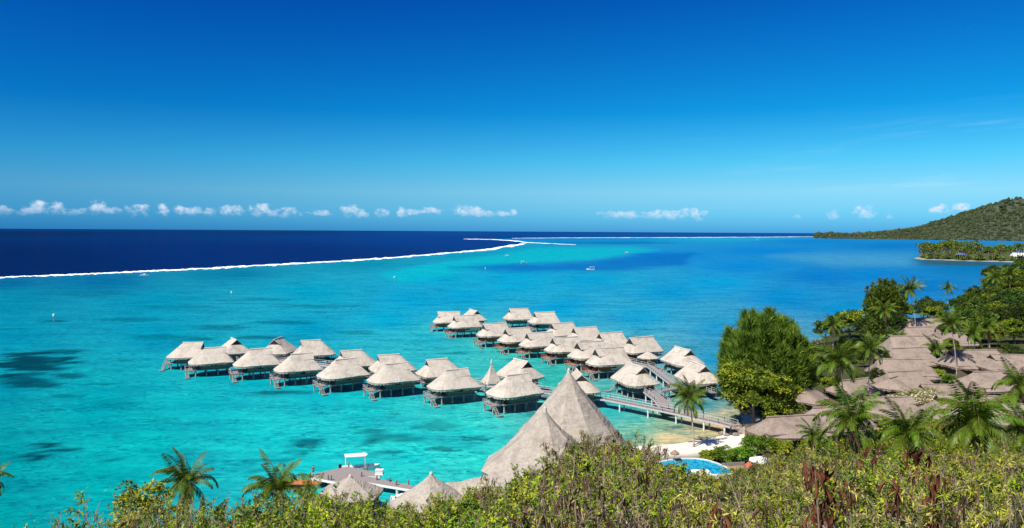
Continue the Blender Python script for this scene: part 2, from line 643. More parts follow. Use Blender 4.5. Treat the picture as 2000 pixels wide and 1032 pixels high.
OCE = [(-300, 500, 0, 27, 85), (0, 500, 0, 30, 92), (500, 490, 0, 39, 112), (900, 468, 0, 56, 138), (0, 456, 0, 36, 92), (500, 456, 0, 48, 112), (900, 456, 0, 66, 145), (1300, 459, 0, 76, 155), (1800, 462, 0, 80, 160)]


def idw(tbl, u, v, p=2.6):
    num = np.zeros((len(u), 3))
    den = np.zeros(len(u))
    lv = np.log(np.maximum(v - 449, 1.0)) * 260
    for (a, b, r, g, bl) in tbl:
        d2 = ((u - a) * 0.55) ** 2 + (lv - math.log(max(b - 449, 1)) * 260) ** 2 + 60
        wgt = d2 ** (-p / 2)
        num += wgt[:, None] * np.array([lin(r), lin(g), lin(bl)])
        den += wgt
    return num / den[:, None]


# gentle world-space wander so that zone borders are not straight
wu = U + (fbm(X_ / 60, Y_ / 60, 3) - 0.5) * np.clip(2.2e4 / np.maximum(Y_, 50), 6, 60)
wv = Vv + (fbm(X_ / 90, Y_ / 90, 9) - 0.5) * np.clip((Vv - 452) * 0.14, 0, 20)
WC = idw(LAG, wu, wv)
OC = idw(OCE, U, Vv)
REEF = [(-900, 590), (-300, 558), (0, 543), (200, 534.5), (350, 527), (500, 519.5), (700, 508.5), (800, 501.5), (900, 492), (1000, 482), (1030, 475.5),
        (1000, 470.5), (920, 468), (1050, 465.2), (1300, 464.6), (1500, 463.5), (1600, 463.2), (1800, 464.2), (2400, 467), (3500, 470)]
oc_poly = REEF + [(3500, 440), (-900, 440)]
om = inside(U, Vv, oc_poly) | (U < -880)
om &= Y_ > 300


def blend(C, poly, c, soft, amt=1.0):
    d = polydist(wu, wv * 1.0, poly)
    sgn = np.where(inside(wu, wv, poly), d, -d)
    k = sstep(-soft, soft, sgn) * amt
    return C * (1 - k[:, None]) + np.array([lin(c[0]), lin(c[1]), lin(c[2])]) * k[:, None]


WC = blend(WC, [(780, 552), (900, 533), (1000, 520), (1150, 507), (1290, 489), (1230, 482.5), (1050, 484.5), (980, 496), (860, 512), (740, 535)], (0, 186, 205), 5, 0.8)
WC = blend(WC, [(880, 524), (960, 517), (1150, 511), (1260, 497), (1360, 494), (1330, 520), (1180, 531), (1000, 531)], (0, 108, 192), 7, 0.85)
WC = blend(WC, [(1060, 473), (1250, 472), (1330, 475), (1200, 477.5), (1080, 476.5)], (0, 110, 185), 1.5, 0.8)
WC = blend(WC, [(1500, 500), (1600, 495), (1780, 497), (1785, 520), (1640, 522), (1560, 508)], (70, 155, 204), 9, 0.75)  # silvery sheen of reflected sky on calm water, painted into the colour
WC = blend(WC, [(1790, 505), (1990, 514), (1990, 524), (1800, 517)], (50, 80, 70), 4, 0.75)  # dark reflection of the low wooded point, painted into the water colour
# coral heads and weed beds
CORAL = [(70, 712, 95, 22, .85), (30, 740, 60, 12, .8), (60, 752, 50, 9, .7), (120, 686, 40, 5, .6), (20, 694, 30, 4, .7), (130, 735, 40, 6, .6), (105, 628, 30, 3, .5), (190, 750, 40, 4, .6), (130, 775, 30, 4, .4),
         (68, 892, 28, 6, .95), (92, 872, 24, 6, .95), (128, 881, 30, 5, .95), (58, 925, 9, 4, .8), (195, 918, 14, 6, .7), (168, 918, 8, 5, .6), (220, 896, 10, 3, .6), (180, 975, 14, 4, .7), (280, 932, 14, 4, .6), (160, 978, 10, 3, .5),
         (252, 852, 12, 2, .5), (420, 853, 8, 2.5, .6), (545, 768, 50, 5, .6), (600, 865, 34, 8, .6), (720, 842, 40, 6, .5), (590, 885, 26, 7, .5), (770, 857, 60, 8, .45), (730, 862, 24, 5, .6), (755, 884, 24, 6, .5), (860, 832, 40, 10, .35),
         (500, 660, 50, 4, .5), (430, 640, 60, 5, .35), (560, 630, 60, 4, .4), (350, 600, 80, 4, .25), (250, 625, 60, 5, .3), (330, 660, 80, 6, .3), (520, 694, 50, 5, .3), (400, 662, 24, 3, .5), (620, 600, 80, 4, .3), (180, 575, 90, 5, .2), (500, 586, 60, 3, .3),
         (700, 650, 40, 4, .3), (340, 880, 30, 5, .25), (480, 900, 20, 4, .4), (500, 920, 16, 6, .5), (545, 900, 20, 4, .4), (300, 820, 40, 4, .25), (210, 790, 50, 5, .25), (1240, 850, 20, 3, .4), (1330, 836, 40, 3, .3),
         (880, 690, 30, 3, .4), (1010, 702, 30, 3, .4), (930, 655, 40, 3, -.0)]
for (a, b, rx, ry, k) in CORAL:
    q = ((U - a) / rx) ** 2 + ((Vv - b) / ry) ** 2
    sc_ = 3.0 if ry < 9 else 6.0
    q = q + (fbm(X_ / sc_ / 1.6, Y_ / sc_, 31 + int(a)) - 0.5) * 3.4
    kk = sstep(1.15, 0.55, q) * min(1.0, k * 1.15)
    WC = WC * (1 - kk[:, None]) + np.array([0.0, 0.055, 0.085]) * kk[:, None]
Call = np.where(om[:, None], OC, WC)
foamy = om.astype(float)
Call = np.concatenate([Call, foamy[:, None]], 1)

wm, n, out = material('lagoon and sea water')
at = n.new('ShaderNodeAttribute')
at.attribute_name = 'tone'
pos = n.new('ShaderNodeNewGeometry').outputs['Position']
base = at.outputs['Color']
# faint weed and light-and-dark mottling of the bed
mot = n.noise(pos, 0.045, 5.0, 0.62)
mot2 = n.noise(pos, 0.32, 4.0, 0.6)
lag = n.math('SUBTRACT', 1.0, at.outputs['Alpha'])
base = n.mix(n.math('MULTIPLY', n.math('MULTIPLY', n.smooth(mot, 0.53, 0.70), lag), 0.38), base, (0.0, 0.20, 0.32, 1))
base = n.mix(n.math('MULTIPLY', n.math('MULTIPLY', n.smooth(mot2, 0.50, 0.74), lag), 0.20), base, (0.0, 0.17, 0.26, 1))
mot3 = n.noise(pos, 0.16, 5.0, 0.65)
base = n.mix(n.math('MULTIPLY', n.math('MULTIPLY', n.smooth(mot3, 0.58, 0.74), lag), 0.30), base, (0.0, 0.16, 0.24, 1))
# scattered coral heads on the sand
mpv = n.new('ShaderNodeMapping')
mpv.inputs['Scale'].default_value = (0.6, 1.0, 1)
n.l.new(pos, mpv.inputs[0])
vor = n.new('ShaderNodeTexVoronoi')
n.l.new(mpv.outputs[0], vor.inputs['Vector'])
vor.inputs['Scale'].default_value = 0.085
edge_ = n.math('ADD', vor.outputs['Distance'], n.math('MULTIPLY', n.math('SUBTRACT', n.noise(pos, 0.7, 4.0, 0.65), 0.5), 0.55))
head = n.math('MULTIPLY', n.smooth(edge_, 0.20, 0.12), n.smooth(mot, 0.50, 0.56))
base = n.mix(n.math('MULTIPLY', n.math('MULTIPLY', head, lag), 0.62), base, (0.005, 0.13, 0.16, 1))
# wind ripples, with their net of light and dark streaks painted into the colour
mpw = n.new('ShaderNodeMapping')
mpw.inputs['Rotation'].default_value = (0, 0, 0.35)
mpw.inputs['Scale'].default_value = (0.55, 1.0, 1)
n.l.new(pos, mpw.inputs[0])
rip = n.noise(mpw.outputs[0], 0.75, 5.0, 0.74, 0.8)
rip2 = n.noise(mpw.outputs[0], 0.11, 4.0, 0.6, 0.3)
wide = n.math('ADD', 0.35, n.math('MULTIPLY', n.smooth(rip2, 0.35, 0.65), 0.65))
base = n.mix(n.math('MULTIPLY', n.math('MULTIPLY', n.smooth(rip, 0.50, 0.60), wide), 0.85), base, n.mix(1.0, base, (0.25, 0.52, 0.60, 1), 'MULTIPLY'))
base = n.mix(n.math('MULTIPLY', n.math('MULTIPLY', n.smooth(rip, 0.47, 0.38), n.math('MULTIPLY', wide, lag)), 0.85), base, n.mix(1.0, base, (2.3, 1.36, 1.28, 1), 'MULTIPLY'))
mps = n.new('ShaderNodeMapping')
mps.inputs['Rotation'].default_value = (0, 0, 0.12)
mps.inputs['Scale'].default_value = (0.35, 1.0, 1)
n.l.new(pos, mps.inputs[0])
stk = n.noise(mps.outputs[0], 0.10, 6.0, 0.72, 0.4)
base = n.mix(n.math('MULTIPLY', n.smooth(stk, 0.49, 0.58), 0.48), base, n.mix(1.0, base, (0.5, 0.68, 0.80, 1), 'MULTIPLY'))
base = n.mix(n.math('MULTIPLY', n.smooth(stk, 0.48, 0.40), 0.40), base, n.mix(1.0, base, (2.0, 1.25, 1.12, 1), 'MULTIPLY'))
base = n.mix(1.0, base, (0.56, 0.60, 0.545, 1), 'MULTIPLY')
bmp = n.new('ShaderNodeBump')
bmp.inputs['Strength'].default_value = 0.5
bmp.inputs['Distance'].default_value = 0.35
n.l.new(n.math('ADD', rip, n.math('MULTIPLY', rip2, 1.5)), bmp.inputs['Height'])
df = n.new('ShaderNodeBsdfDiffuse')
n.l.new(base, df.inputs[0])
n.l.new(bmp.outputs[0], df.inputs['Normal'])
gl = n.new('ShaderNodeBsdfGlossy')
gl.inputs['Roughness'].default_value = 0.16
n.l.new(bmp.outputs[0], gl.inputs['Normal'])
# surface reflection, largely removed by the polarising filter
fr = n.new('ShaderNodeFresnel')
fr.inputs[0].default_value = 1.33
fac = n.math('MINIMUM', n.math('MULTIPLY', fr.outputs[0], 0.40), 0.055)
mx = n.new('ShaderNodeMixShader')
n.l.new(fac, mx.inputs[0])
n.l.new(df.outputs[0], mx.inputs[1])
n.l.new(gl.outputs[0], mx.inputs[2])
n.l.new(mx.outputs[0], out.inputs[0])
Vw = np.stack([X_, Y_, np.zeros_like(X_)], 1)
me = np_mesh('water', Vw, quads=grid_faces(len(gx), len(gy)), colors=Call, mat=wm)
tag(link('water', me), 'turquoise lagoon inside the reef and dark blue sea beyond it', 'water', kind='structure')

# surf on the reef: broken white water, humped and ragged
foam_m, n, out = material('white surf')
pos = n.new('ShaderNodeNewGeometry').outputs['Position']
p = n.new('ShaderNodeBsdfPrincipled')
n.l.new(n.mix(n.smooth(n.noise(pos, 0.05, 4.0), 0.35, 0.65), (0.72, 0.80, 0.84, 1), (0.88, 0.90, 0.90, 1)), p.inputs['Base Color'])
p.inputs['Roughness'].default_value = 0.9
gap = n.noise(pos, 0.035, 5.0, 0.7)
tr = n.new('ShaderNodeBsdfTransparent')
mx = n.new('ShaderNodeMixShader')
fo = n.new('ShaderNodeAttribute')
fo.attribute_name = 'tone'
n.l.new(n.smooth(n.math('ADD', gap, n.math('MULTIPLY', fo.outputs['Fac'], 0.55)), 0.52, 0.74), mx.inputs[0])
n.l.new(tr.outputs[0], mx.inputs[1])
n.l.new(p.outputs[0], mx.inputs[2])
n.l.new(mx.outputs[0], out.inputs[0])


def surf(name, pts, label, seed, scale=0.8):
    """pts: (px, py of the middle, half thickness in pixels)"""
    P = []
    for (a, b) in zip(pts[:-1], pts[1:]):
        k = max(2, int(abs(b[0] - a[0]) / 1.6))
        for i in range(k):
            t = i / k
            P.append([a[j] * (1 - t) + b[j] * t for j in range(3)])
    P.append(list(pts[-1]))
    V = []
    CC = []
    m = 7
    for i, (a, b, h) in enumerate(P):
        end = min(1, i / 6, (len(P) - 1 - i) / 6)
        base = at_z(a, b)
        D = base.y
        nz = fbm(np.array([i * 0.13]), np.array([seed * 3.1]), seed)[0]
        n2 = fbm(np.array([i * 0.24]), np.array([seed * 5.7]), seed + 5)[0]
        hh = h * scale *  (0.08 + 1.15 * nz ** 1.5 + 0.35 * n2) * max(end, 0.05)
        mid = b + (n2 - 0.5) * h * 0.9
        for j in range(m):
            s = j / (m - 1) * 2 - 1
            q = at_z(a, mid + s * hh)
            z = 0.05 + (1 - s * s) * (0.15 + 0.6 * vnoise(np.array([i * 0.4]), np.array([j * 0.9 + seed]), seed)[0]) * min(1.6, 0.7 + D / 3000)
            V.append((q.x, q.y, z if abs(s) < 1 else -0.05))
            CC.append((1 - s * s,) * 3)
    me = np_mesh(name, V, quads=grid_faces(m, len(P)), colors=CC, mat=foam_m, smooth=True)
    tag(link(name, me), label, 'surf', kind='stuff')


surf('reef_surf', [(-280, 557, 2.5), (0, 542.5, 2.2), (200, 534.5, 2.4), (300, 529.5, 2.8), (400, 525, 3.2), (500, 519.5, 2.8), (600, 514, 2.6), (700, 508.5, 2.6), (760, 504, 2.8), (820, 499.5, 2.2), (900, 492.5, 2.2),
                   (960, 487, 2.6), (985, 482.5, 3.6), (1015, 478, 2.6), (1030, 475.5, 1.0)], 'long white line of surf breaking along the near edge of the reef', 1)
surf('reef_surf', [(905, 467.2, 0.8), (960, 468, 1.0), (1000, 470.5, 1.4), (1018, 472.5, 2.4), (1028, 474, 1.8), (1060, 475.5, 0.7), (1125, 478.5, 0.5)], 'short hooked surf line at the corner of the reef pass', 2, 0.6)
surf('reef_surf', [(1000, 465.6, 0.5), (1100, 464.8, 0.55), (1200, 464.4, 0.8), (1300, 464.2, 0.6), (1400, 463.8, 0.8), (1500, 463.3, 0.7), (1580, 462.6, 0.8), (1612, 463.2, 0.4)], 'thin far surf line running to the wooded point', 3, 0.55)

# ------------------------------------------------------------------ the land: hillside under the viewpoint, shore plain, beach
COAST = [(-66, -60), (-58, 20), (-54, 60), (-50, 84), (-40, 97), (-24, 106), (-8, 112), (6, 124), (14, 140), (24, 148.5), (33, 150.5), (44, 157), (50, 163),
         (53, 175), (57, 195), (68, 225), (92, 262), (120, 298), (140, 328), (172, 352), (226, 400), (296, 480), (372, 600), (436, 716), (520, 790), (700, 850),
         (1300, 900), (1300, -60)]


def hill(y):
    return np.interp(y, [-60, -10, 0, 6, 10, 15, 20, 30, 40, 60, 80, 100, 122, 2000], [46, 41.0, 40.2, 38.7, 37.1, 35.8, 34.6, 31.8, 27.0, 17.0, 9.5, 4.6, 0.0, 0.0])


def land_z(x, y):
    x = np.atleast_1d(np.asarray(x, float))
    y = np.atleast_1d(np.asarray(y, float))
    d = polydist(x, y, COAST)
    d = np.where(inside(x, y, COAST), d, -d)
    plain_ = np.where(d > 0, 1.7 * (1 - np.exp(-d / 9.0)), np.maximum(d * 0.12, -3.0))
    drop = 0.0075 * np.minimum(x, 0) ** 2 + 2.1 * (1 - np.exp(-(np.maximum(3 - x, 0) / 6) ** 2))
    hl = np.maximum(hill(y) - drop - 1.7, 0) + np.clip((x - 60) / 400, 0, 1) * 6 * sstep(0, 1, (420 - y) / 200)
    far = sstep(0, 160, (x - 300) - (y - 500) * 0.62) * 22
    bump_ = (fbm(x / 9, y / 9, 77) - 0.5) * 1.2 * np.clip(hl / 8, 0, 1) * np.clip(y / 22, 0, 1)
    return np.where(d > 0, plain_ + (hl + bump_ + far) * sstep(0, 7, d), plain_)


lx = lines(-140, -80, 210, 1290, 2.2, 1.06)
ly = lines(-55, -20, 360, 905, 2.2, 1.05)
LX, LY = np.meshgrid(lx, ly)
lxr, lyr = LX.ravel(), LY.ravel()
LZ = land_z(lxr, lyr)
dl = polydist(lxr, lyr, COAST)
beach = sstep(15, 8, dl + (fbm(lxr / 4, lyr / 4, 5) - 0.5) * 4) * sstep(2.6, 1.4, LZ) * (lxr > 4) * (lxr < 56) * (lyr < 175)
soil = fbm(lxr / 5, lyr / 5, 8)
gc = np.where((soil > 0.5)[:, None], np.array([0.04, 0.052, 0.016]), np.array([0.06, 0.058, 0.025]))
gc = gc * (0.8 + 0.4 * fbm(lxr / 1.7, lyr / 1.7, 15))[:, None]
gc = gc * (1 - beach[:, None]) + np.array([0.70, 0.63, 0.52]) * beach[:, None]
gm, n, out = material('ground')
at = n.new('ShaderNodeAttribute')
at.attribute_name = 'tone'
pos = n.new('ShaderNodeNewGeometry').outputs['Position']
p = n.new('ShaderNodeBsdfPrincipled')
nz = n.noise(pos, 1.8, 6.0, 0.65)
n.l.new(n.mix(1.0, at.outputs['Color'], n.ramp(nz, [(0.3, (0.75, 0.75, 0.75)), (0.7, (1.15, 1.15, 1.15))]), 'MULTIPLY'), p.inputs['Base Color'])
p.inputs['Roughness'].default_value = 0.95
p.inputs['Specular IOR Level'].default_value = 0.1
b = n.new('ShaderNodeBump')
b.inputs['Distance'].default_value = 0.12
n.l.new(nz, b.inputs['Height'])
n.l.new(b.outputs[0], p.inputs['Normal'])
n.l.new(p.outputs[0], out.inputs[0])
keep = grid_faces(len(lx), len(ly))
me = np_mesh('ground', np.stack([lxr, lyr, LZ], 1), quads=keep, colors=gc, mat=gm, smooth=True)
tag(link('ground', me), 'hillside falling to a sandy beach and the flat shore', 'ground', kind='structure')


def gz(x, y):
    return float(land_z(x, y)[0])


# ------------------------------------------------------------------ far headland: a long wooded hill across the bay
HX = np.linspace(2230, 9000, 260)
HY = np.linspace(0, 1, 60)
ridge_px = [(1578, 459.5), (1600, 456), (1640, 457), (1665, 458), (1690, 456), (1720, 452), (1745, 450), (1790, 441), (1830, 425), (1870, 411), (1900, 403), (1930, 394), (1960, 388), (2000, 386), (2100, 380), (2250, 384), (2500, 400), (3200, 430)]
RY = 5900.0
rx_, rz_ = [], []
for (a, b) in ridge_px:
    q = at_y(a, b, RY)
    rx_.append(q.x)
    rz_.append(max(q.z - 12, 3))


def far_shore(x):
    return np.interp(x, [2230, 2300, 2450, 2700, 3000, 3300, 3700, 4200, 9000], [5700, 5550, 5300, 4900, 4500, 4300, 4100, 3900, 3500])


def far_z(x, t):
    """x: place along the shore; t: 0 at the shore, 1 far inland. Returns X, Y, Z"""
    s = far_shore(x)
    y = s + (8200 - s) * t
    X = x * y / s
    tr = (RY - s) / (8200 - s)
    zr = np.interp(x / s * RY, rx_, rz_)
    up = np.where(t < tr, np.sin(np.clip(t / tr, 0, 1) * PI / 2) ** 1.15, np.cos(np.clip((t - tr) / (1 - tr), 0, 1) * PI / 2))
    low = sstep(2230, 2330, x)
    gul = fbm(X / 520, y / 520, 51) * 0.7 + fbm(X / 170, y / 170, 53) * 0.3
    z = zr * up * (0.62 + 0.76 * gul * (1 - 0.5 * sstep(0.75, 1.0, up))) + 5 * low
    edge = sstep(0.0, 0.012, t)
    return X, y, np.where(t <= 0, -4, z * edge)


hxg, hyg = np.meshgrid(HX, HY)
xx, yy, zz = far_z(hxg.ravel(), hyg.ravel())
fm = plain('far forest floor', (0.045, 0.055, 0.03), 0.95, 0.3, 0.02)
me = np_mesh('far_hill', np.stack([xx, yy, zz], 1), quads=grid_faces(260, 60), mat=fm, smooth=True)
tag(link('far_hill', me), 'wooded hill rising across the bay at the right', 'hill', kind='structure')

# crowns of its forest, one mass
ico_v = np.array([(0, 0, 1), (.894, 0, .447), (.276, .851, .447), (-.724, .526, .447), (-.724, -.526, .447), (.276, -.851, .447), (.6, .45, -.35), (-.25, .75, -.35), (-.8, 0, -.35), (-.25, -.75, -.35), (.6, -.45, -.35)])
ico_f = np.array([(0, 1, 2), (0, 2, 3), (0, 3, 4), (0, 4, 5), (0, 5, 1), (1, 6, 2), (2, 7, 3), (3, 8, 4), (4, 9, 5), (5, 10, 1), (2, 6, 7), (3, 7, 8), (4, 8, 9), (5, 9, 10), (1, 10, 6)])


def lumps(P, R, cols, squash=0.8, jit=0.45):
    k = len(P)
    a = rng.uniform(0, 2 * PI, k)
    ca, sa = np.cos(a), np.sin(a)
    v = ico_v[None] * (1 + rng.uniform(-jit, jit, (k, len(ico_v), 1)))
    x = v[..., 0] * ca[:, None] - v[..., 1] * sa[:, None]
    y = v[..., 0] * sa[:, None] + v[..., 1] * ca[:, None]
    V = np.stack([x, y, v[..., 2] * squash], -1) * R[:, None, None] + P[:, None, :]
    T = ico_f[None] + (np.arange(k) * len(ico_v))[:, None, None]
    C = np.repeat(cols[:, None, :], len(ico_v), 1)
    return V.reshape(-1, 3), T.reshape(-1, 3), C.reshape(-1, 3)


k = 15000
fx = rng.uniform(2238, 4600, k)
ft = rng.uniform(0.006, 1, k) ** 1.5 * 0.60
fx, fy, fz = far_z(fx, ft)
rad = rng.uniform(5, 13, k) * (1 + (rng.uniform(0, 1, k) < .08) * .5) * np.clip(0.55 + ft * 4, 0.5, 1.15)
tone = rng.uniform(0, 1, k)
pat = fbm(fx / 300, fy / 300, 61)
cc = np.array([0.026, 0.042, 0.016])[None] * (1 - tone[:, None]) + np.array([0.060, 0.075, 0.028])[None] * tone[:, None]
cc = cc * (0.36 + 0.98 * pat[:, None])
brown = (rng.uniform(0, 1, k) < 0.04)[:, None]
cc = np.where(brown, np.array([0.075, 0.062, 0.04]), cc)
V, T, C = lumps(np.stack([fx, fy, fz + rad * 0.35], 1), rad, cc, 0.85)
lf = leaf_mat('far forest leaves', transl=0.1, rough=0.95)
me = np_mesh('far_forest', V, tris=T, colors=C, mat=lf)
tag(link('far_forest', me), 'dense forest covering the far hill across the bay', 'forest', kind='stuff')

# low point with a palm grove, nearer than the hill
POINT = [at_z(1784, 505).xy, at_z(1800, 507.5).xy, at_z(1840, 508.5).xy, at_z(1890, 510.5).xy, at_z(1940, 511.5).xy, at_z(2010, 513.5).xy, at_z(2150, 519).xy, Vector((1500, 900)), Vector((2600, 900)), Vector((2600, 2100)), Vector((1350, 1900)), Vector((900, 1560)), Vector((700, 1330))]
pt = [(v[0], v[1]) for v in POINT]
px_ = np.linspace(560, 2600, 150)
py_ = np.linspace(860, 2150, 110)
PX, PY = np.meshgrid(px_, py_)


def point_z(x, y):
    x = np.atleast_1d(np.asarray(x, float))
    y = np.atleast_1d(np.asarray(y, float))
    d = polydist(x, y, pt)
    d = np.where(inside(x, y, pt), d, -d)
    return np.where(d > 0, np.minimum(d * 0.10, 1.6) + sstep(10, 260, d) * 13 + np.clip(x - 1000, 0, 900) * 0.02 * sstep(0, 200, d), np.maximum(d * 0.2, -4)), d


pz, pd = point_z(PX.ravel(), PY.ravel())
pc_ = np.where((pd < 9)[:, None], np.array([0.36, 0.31, 0.24]), np.array([0.06, 0.075, 0.03]))
me = np_mesh('palm_point', np.stack([PX.ravel(), PY.ravel(), pz], 1), quads=grid_faces(150, 110), colors=pc_, mat=gm, smooth=True)
tag(link('palm_point', me), 'low point of land with a narrow beach across the water', 'land', kind='structure')

# ------------------------------------------------------------------ thatched roofs
def roof_parts(Ap, Am, B, ze, zr, Rp, Rm_, gp, gm_, mat, ep=4.0, em=4.0, seed=0, thick=0.32, nr=7, na=56, curve=0.96, t0=0.68):
    """hipped thatch with optional gablets at the +x (gp) and -x (gm_) ends; returns parts (roof > ridge_cap, gable_end)"""
    r = random.Random(seed)
    V = []

    def ring(t, inset=0.0, dz=0.0, jit=0.0):
        g = t ** curve
        ap = Ap + (Rp - Ap) * g - inset
        am = Am + (Rm_ - Am) * g - inset
        bb = max(B * (1 - g) - inset, 0.04)
        z = ze + (zr - ze) * t + dz
        for k in range(na):
            th = 2 * PI * k / na
            th -= 0.17 * math.sin(4 * th)
            c, s_ = math.cos(th), math.sin(th)
            e = ep if c >= 0 else em
            q = (abs(c) ** e + abs(s_) ** e) ** (-1 / e)
            x = c * q * (ap if c >= 0 else am)
            y = s_ * q * bb
            V.append((x, y, z + r.uniform(-jit, jit) - 0.10 * math.sin(2.3 * th + seed) * (1 - t)))
    ring(0.0, 0.55, 0.12)
    ring(0.0, 0.10, -thick, 0.07)
    ring(0.0, 0.0, -0.06, 0.05)
    for i in range(1, nr + 1):
        ring(i / nr, 0.0, 0.0, 0.03 if i < nr else 0.0)
    R = nr + 3
    Fs = []
    for i in range(R - 1):
        for k in range(na):
            k2 = (k + 1) % na
            Fs.append((i * na + k, i * na + k2, (i + 1) * na + k2, (i + 1) * na + k))
    Fs.append(tuple(range(na - 1, -1, -1)))
    Fs.append(tuple(range((R - 1) * na, R * na)))
    mb = MB().add(V, Fs)
    for k in range(na):
        p0, p1 = Vector(V[na + k]), Vector(V[na + (k + 1) % na])
        m_ = max(1, int((p1 - p0).length / 0.22))
        for j in range(m_):
            a_, b_ = p0.lerp(p1, j / m_), p0.lerp(p1, (j + 1) / m_)
            dn = r.uniform(0.05, 0.38)
            c_ = (a_ + b_) / 2 - Vector((0, 0, dn))
            mb.add([a_, b_, c_ + (b_ - a_) * 0.3, c_ - (b_ - a_) * 0.3], [(0, 1, 2, 3)])
    g0 = t0 ** curve
    b0 = B * (1 - g0)
    z0 = ze + (zr - ze) * t0
    parts = []
    gables = []
    xe = {1: Rp, -1: -Rm_}
    for s_, on, A_, R_ in ((1, gp, Ap, Rp), (-1, gm_, Am, Rm_)):
        if not on:
            continue
        a0 = A_ + (R_ - A_) * g0
        xr = s_ * (a0 + 0.22)
        xb = s_ * (a0 - 0.02)
        xi = s_ * max(0.1, R_ - 1.0)
        xe[s_] = xr
        for q in (1, -1):
            top = [(xi, q * 0.02, zr + 0.09), (xr, q * 0.02, zr + 0.14), (xb, q * (b0 + 0.10), z0 + 0.02), (xi, q * (b0 + 0.03), z0 + 0.02)]
            low = [(x, y - q * 0.02, z - 0.17) for (x, y, z) in top]
            mb.add(top + low, [(0, 1, 2, 3), (7, 6, 5, 4), (0, 4, 5, 1), (1, 5, 6, 2), (2, 6, 7, 3), (3, 7, 4, 0)])
        xg = s_ * (a0 - 0.02)
        gb = MB().add([(xg, -b0 * 0.96, z0 - 0.1), (xg, b0 * 0.96, z0 - 0.1), (xg + s_ * .25, 0, zr - 0.02), (xg - s_ * .15, -b0 * 0.96, z0 - 0.1), (xg - s_ * .15, b0 * 0.96, z0 - 0.1), (xg + s_ * .1, 0, zr - 0.02)],
                      [(0, 1, 2), (5, 4, 3), (0, 3, 4, 1), (1, 4, 5, 2), (2, 5, 3, 0)])
        gables.append(gb.mesh('gable_end', M['gable']))
    parts.append(('roof', mb.mesh('roof', mat), None, (0, 0, 0), (0, 0, 0)))
    cap = MB()
    cap.tube([(xe[-1] - 0.05, 0, zr + 0.10), (xe[-1] * 0.5 + xe[1] * 0.5, 0, zr + 0.07), (xe[1] + 0.05, 0, zr + 0.10)], [0.20, 0.18, 0.20], 7)
    parts.append(('ridge_cap', cap.mesh('ridge_cap', M['ridge'] if mat is M['thatch'] else mat), 0, (0, 0, 0), (0, 0, 0)))
    for g_ in gables:
        parts.append(('gable_end', g_, 0, (0, 0, 0), (0, 0, 0)))
    return parts


def railing(pts, h, post_gap=1.6, rails=(1.0, 0.6), wd=0.06):
    mb = MB()
    for a, b in zip(pts[:-1], pts[1:]):
        a = Vector(a)
        b = Vector(b)
        L = (b - a).length
        k = max(1, round(L / post_gap))
        for i in range(k + 1):
            q = a.lerp(b, i / k)
            mb.bar(q, q + Vector((0, 0, h)), wd * 1.6, wd * 1.6)
        for r_ in rails:
            up = Vector((0, 0, h * r_))
            mb.bar(a + up, b + up, wd, wd * 1.3)
    return mb


